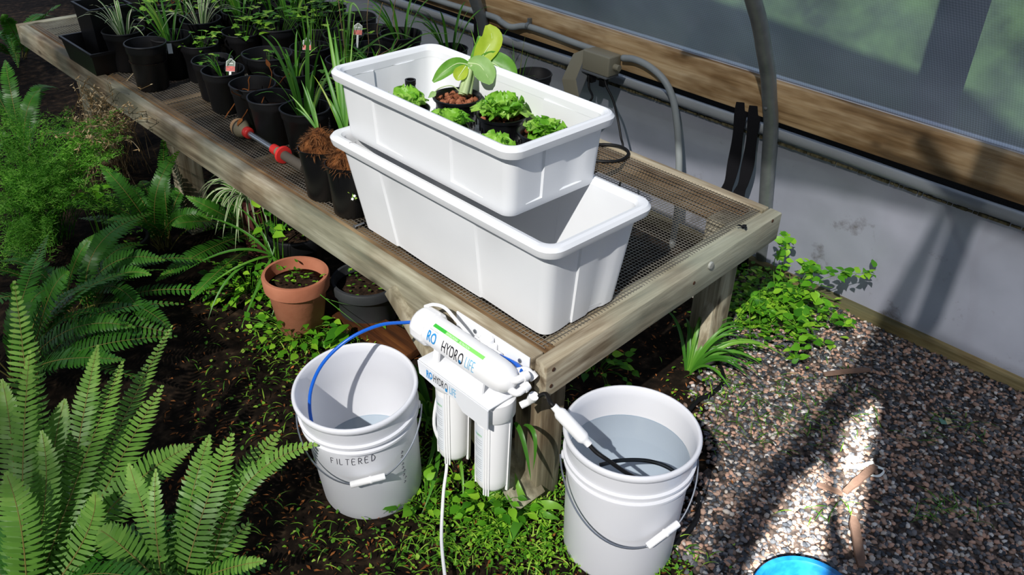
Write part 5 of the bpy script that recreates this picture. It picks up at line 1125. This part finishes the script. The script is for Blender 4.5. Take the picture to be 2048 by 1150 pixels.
# long strap plant left of the terracotta pot
c5 = P(545, 520, .10); c5.z = .0; q_ = P(545, 512, .16)
clump('lily_plant', 'dark strap leaved lily arching left of the terracotta pot', c5, [((q_, P(470, 470, .26), P(350, 555, .10)), .010, .2), ((q_, P(480, 440, .28), P(396, 432, .24)), .009, .3), ((q_, P(450, 520, .2), P(416, 640, .04)), .011, .35), ((q_, P(470, 520, .22), P(398, 590, .06)), .008, .6), ((q_, P(570, 560, .16), P(541, 640, .05)), .010, .4), ((q_, P(520, 560, .12), P(480, 660, .02)), .011, .4), ((q_, P(520, 440, .26), P(470, 410, .27)), .009, .3), ((q_, P(590, 590, .15), P(700, 610, .12)), .004, .5), ((q_, P(640, 590, .2), P(730, 660, .1)), .003, .5), ((q_, P(560, 450, .24), P(600, 420, .25)), .008, .3), ((c5, q_, P(560, 480, .2)), .012, .3)], STRAP)
# pots on the ground
def gpot(name, label, x, y, h, R, r, m, seed, zb=.0):
    t = thing(name, label, 'pot', (x, y, zb), None); b = MB()
    b.lathe([(r - .006, zb), (r, zb + .004), (R * .9, zb + h * .74), (R * .92, zb + h * .76), (R, zb + h * .77), (R + .003, zb + h - .006), (R, zb + h), (R - .009, zb + h), (R - .014, zb + h * .8), (r - .008, zb + .02), (0, zb + .018)], 44, Matrix.Translation((x, y, 0))); b.build('pot_wall', m, t, ang=50)
    b = MB(); b.lathe([(R * .90, zb + h * .80), (R * .5, zb + h * .84), (0, zb + h * .85)], 28, Matrix.Translation((x, y, 0)), wob=lambda a, z: .03 * math.sin(3 * a)); s_ = b.build('soil', SOILP, t, ang=180); s_['kind'] = 'stuff'
    b = MB(); g_ = random.Random(seed)
    for k in range(34):
        a = g_.uniform(0, 6.28); rr = R * .8 * math.sqrt(g_.random()); p = V((x + rr * math.cos(a), y + rr * math.sin(a), zb + h * .86 + g_.uniform(0, .03))); d = V((g_.gauss(0, 1), g_.gauss(0, 1), g_.uniform(0, .6))).normalized(); b.leaf(p, p + d * g_.uniform(.010, .022), .009, UPV, g_.uniform(.1, .9))
    w_ = b.build('seedlings', LEAF, t, ang=180); w_['kind'] = 'stuff'; return t
gpot('terracotta_pot', 'terracotta clay pot with soil and seedlings under the bench front edge', 1.148, 2.115, .205, .102, .07, TER, 80)
gpot('nursery_pot', 'wide charcoal plastic pot of dark soil under the bench beside the clay pot', 1.345, 2.02, .15, .112, .09, DKG, 81)
gpot('nursery_pot', 'black plastic pot in the shade behind the clay pot', 1.30, 2.36, .20, .10, .08, BLS, 82)
gpot('nursery_pot', 'black plastic pot of dark soil half hidden among the left ferns', P(245, 475, .14).x, P(245, 475, .14).y, .14, .085, .07, BLS, 83)
gpot('nursery_pot', 'black plastic pot under the bench behind the filter cap', 1.42, 1.76, .16, .10, .08, BLS, 84)
RST = wood('rusty_old_board', 1, [(.3, (52, 30, 16)), (.55, (96, 56, 26)), (.75, (130, 84, 40))])
b = MB(); b.beam(P(640, 600, .02), P(835, 705, .02), .10, .03); o = b.build('old_board', RST, loc=P(740, 650, 0), bevel=.003); tag(o, 'reddish brown old board on the ground under the bench front', 'board')
# ================================================================== GROUND COVER (nobody could count it)
b = MB(); rg = random.Random(90)
def dens(u, v):
    d = 0
    for (cu, cv, su, sv, w) in ((1010, 1040, 120, 75, .85), (900, 1080, 90, 60, .6), (1100, 1110, 110, 40, .7), (640, 690, 110, 60, .8), (590, 660, 60, 40, .5), (840, 930, 60, 70, .5), (1110, 900, 30, 100, .7), (700, 1100, 200, 60, .12), (520, 800, 160, 160, .09), (1300, 1130, 80, 30, .6), (1440, 780, 60, 40, .4)):
        d += w * math.exp(-((u - cu) / su) ** 2 - ((v - cv) / sv) ** 2)
    return d
n_ = 0
while n_ < 4600:
    u, v = rg.uniform(380, 1500), rg.uniform(560, 1170)
    if rg.random() > dens(u, v): continue
    p = P(u, v, 0); p.z = H(p.x, p.y) + rg.uniform(.002, .022); n_ += 1
    if rg.random() < .72:
        a = rg.uniform(0, 6.28); d = V((math.cos(a), math.sin(a), rg.uniform(-.1, .7))).normalized(); l = rg.uniform(.005, .015); b.leaf(p, p + d * l, l * rg.uniform(.5, .9), UPV, rg.uniform(.15, 1), 0, .05, 3)
    else:
        a = rg.uniform(0, 6.28); l = rg.uniform(.02, .06); d = V((math.cos(a), math.sin(a), 0)); b.blade(bez(p, p + d * l * .3 + V((0, 0, l * .5)), p + d * l * .9 + V((0, 0, l * .15)), 4), .003, d + UPV, .2, 0, rg.uniform(.2, 1))
o = b.build('ground_weeds', LEAF, kind='stuff', ang=180); tag(o, 'low green seedlings and grass covering the soil around the buckets', 'weeds')
b = MB(); n_ = 0
while n_ < 2600:
    u, v = rg.uniform(330, 1480), rg.uniform(560, 1160); p = P(u, v, 0); p.z = H(p.x, p.y) + rg.uniform(.002, .007); n_ += 1; a = rg.uniform(0, 6.28); d = V((math.cos(a), math.sin(a), rg.gauss(0, .2))); l = rg.uniform(.004, .02)
    b.leaf(p, p + d * l, l * rg.uniform(.15, .5), UPV, rg.uniform(.05, 1), 0, .1, 2)
o = b.build('leaf_litter', DRB, kind='stuff', ang=180); tag(o, 'brown leaf litter and twigs scattered over the dark soil', 'litter')
b = MB(); n_ = 0
while n_ < 260:                               # thin grass wisps over the gravel
    u, v = (rg.gauss(1560, 110), rg.gauss(830, 40)) if rg.random() < .6 else (rg.choice([1890, 1945, 1870, 1700, 1640, 1860]) + rg.gauss(0, 22), rg.choice([1020, 1030, 860, 850, 880, 1035]) + rg.gauss(0, 12))
    p = P(u, v, 0)
    if grav(p.x, p.y) < 0 or p.x > 2.5: continue
    p.z = .012; n_ += 1; a = rg.uniform(0, 6.28); l = rg.uniform(.02, .07); d = V((math.cos(a), math.sin(a), 0)); b.blade(bez(p, p + d * l * .5 + V((0, 0, l * .3)), p + d * l + V((0, 0, .004)), 4), .0022, UPV, .2, 0, rg.uniform(.05, .7))
o = b.build('gravel_grass', LEAF, kind='stuff', ang=180); tag(o, 'thin grass wisps lying over the grey and pink gravel', 'grass')
# ================================================================== THINGS ON THE GRAVEL
for (a_, c_, w, lab) in (((1648, 750), (1738, 741), .022, 'brown wood chip lying level on the gravel toward the wall'), ((1690, 985), (1750, 934), .024, 'brown wood chip slanting across the white plastic scrap'),
                         ((1633, 970), (1684, 990), .018, 'short brown wood chip in shade left of the slanting chip'), ((1706, 1035), (1722, 1136), .026, 'long brown wood chip pointing toward the blue lid')):
    p, q = P(*a_, .022), P(*c_, .022); b = MB(); d = (q - p); sd = d.cross(UPV).normalized() * w * .5; rg = random.Random(int(w * 1e4)); n_ = 6; vs = []
    for i in range(n_ + 1):
        k = i / n_; c = p.lerp(q, k) + V((0, 0, .003 * math.sin(k * 3))); s_ = sd * (.75 + .3 * rg.random()) * (1 if 0 < i < n_ else .7); vs += [c - s_, c + s_, c + s_ * .9 + V((0, 0, .007)), c - s_ * .9 + V((0, 0, .006))]
    b.add(vs, [(i * 4 + j, i * 4 + (j + 1) % 4, i * 4 + 4 + (j + 1) % 4, i * 4 + 4 + j) for i in range(n_) for j in range(4)] + [(3, 2, 1, 0), (n_ * 4, n_ * 4 + 1, n_ * 4 + 2, n_ * 4 + 3)])
    o = b.build('wood_chip', CHIP, loc=(p + q) / 2, ang=30); tag(o, lab, 'wood chip', 'wood chips on the gravel')
b = MB(); p0_ = P(1683, 933, .02); pth = crom([p0_, P(1712, 934, .024), P(1745, 925, .022), P(1748, 931, .02), P(1768, 940, .02), P(1758, 952, .018), P(1738, 950, .018)], 5); vs = []
for i, p in enumerate(pth): w = .007 * (1 - .5 * i / len(pth)); vs += [p + V((-w * .7, -w * .7, 0)), p + V((w * .7, w * .7, .001))]
b.add(vs, [(2 * i, 2 * i + 1, 2 * i + 3, 2 * i + 2) for i in range(len(pth) - 1)]); b.leaf(P(1690, 918, .018), P(1728, 922, .018), .03, UPV, .5, 0, .02)
o = b.build('plastic_scrap', INKW, loc=P(1720, 935, 0), ang=180); tag(o, 'curled white plastic scrap in the sun patch on the gravel', 'scrap')
b = MB(); q = P(1891, 841, .018); ux, uy = V((.722, -.691, 0)) * .017, V((.6, .6, .1)) * .016
b.add([q - ux - uy, q - uy * 1.1, q - uy * .1, q - ux + uy * .8], [(0, 1, 2, 3)], 0); b.add([q - uy * 1.1, q + ux * 1.1 - uy * .6, q + ux * .9 + uy * .5, q + uy * -.1], [(0, 1, 2, 3)], 1); b.add([q - uy * .1, q + ux * .9 + uy * .5, q + ux * .2 + uy * .9], [(0, 1, 2)], 1)
o = b.build('paper_scrap', [mat('teal_print', (96, 140, 122), rough=.6), mat('cream_print', (190, 178, 130), rough=.6)], loc=P(1891, 841, 0), smooth=False); tag(o, 'small teal and cream paper scrap on the right gravel', 'scrap')
q = P(1612, 1212, .05); b = MB(); R_ = .118
b.lathe([(R_ - .012, 0), (R_ - .004, .004), (R_, .04), (R_ + .004, .046), (R_ + .006, .054), (R_ + .002, .060), (R_ - .010, .060), (R_ - .014, .054), (R_ - .018, .012), (0, .010)], 56, Matrix.Translation((q.x, q.y, .012))); o = b.build('blue_tub', BLR, loc=(q.x, q.y, .012), ang=50); tag(o, 'blue round plastic rim at the bottom edge on the gravel', 'tub')
b = MB(); q = P(1178 + 292, 628, .02); b.tube([P(1471, 622, .03), P(1476, 640, .02)], .003, 6); o = b.build('silver_peg', NL, loc=q); tag(o, 'small silver peg among vine leaves by the right bench leg', 'peg')
for (u, v, lab) in ((355, 965, 'reddish dead leaf on the soil between the two lower ferns'), (370, 945, 'smaller reddish dead leaf beside the other on the soil'), (1278, 910 , 'tan dead leaf by the near bench post')):
    q = P(u if u < 1000 else 1128, v, .012); b = MB(); b.leaf(q, q + V((.035, -.02, .012)), .018, UPV, .6, 0, .2); o = b.build('dead_leaf', DRB, loc=q, ang=180); tag(o, lab, 'leaf', 'dead leaves on the soil')
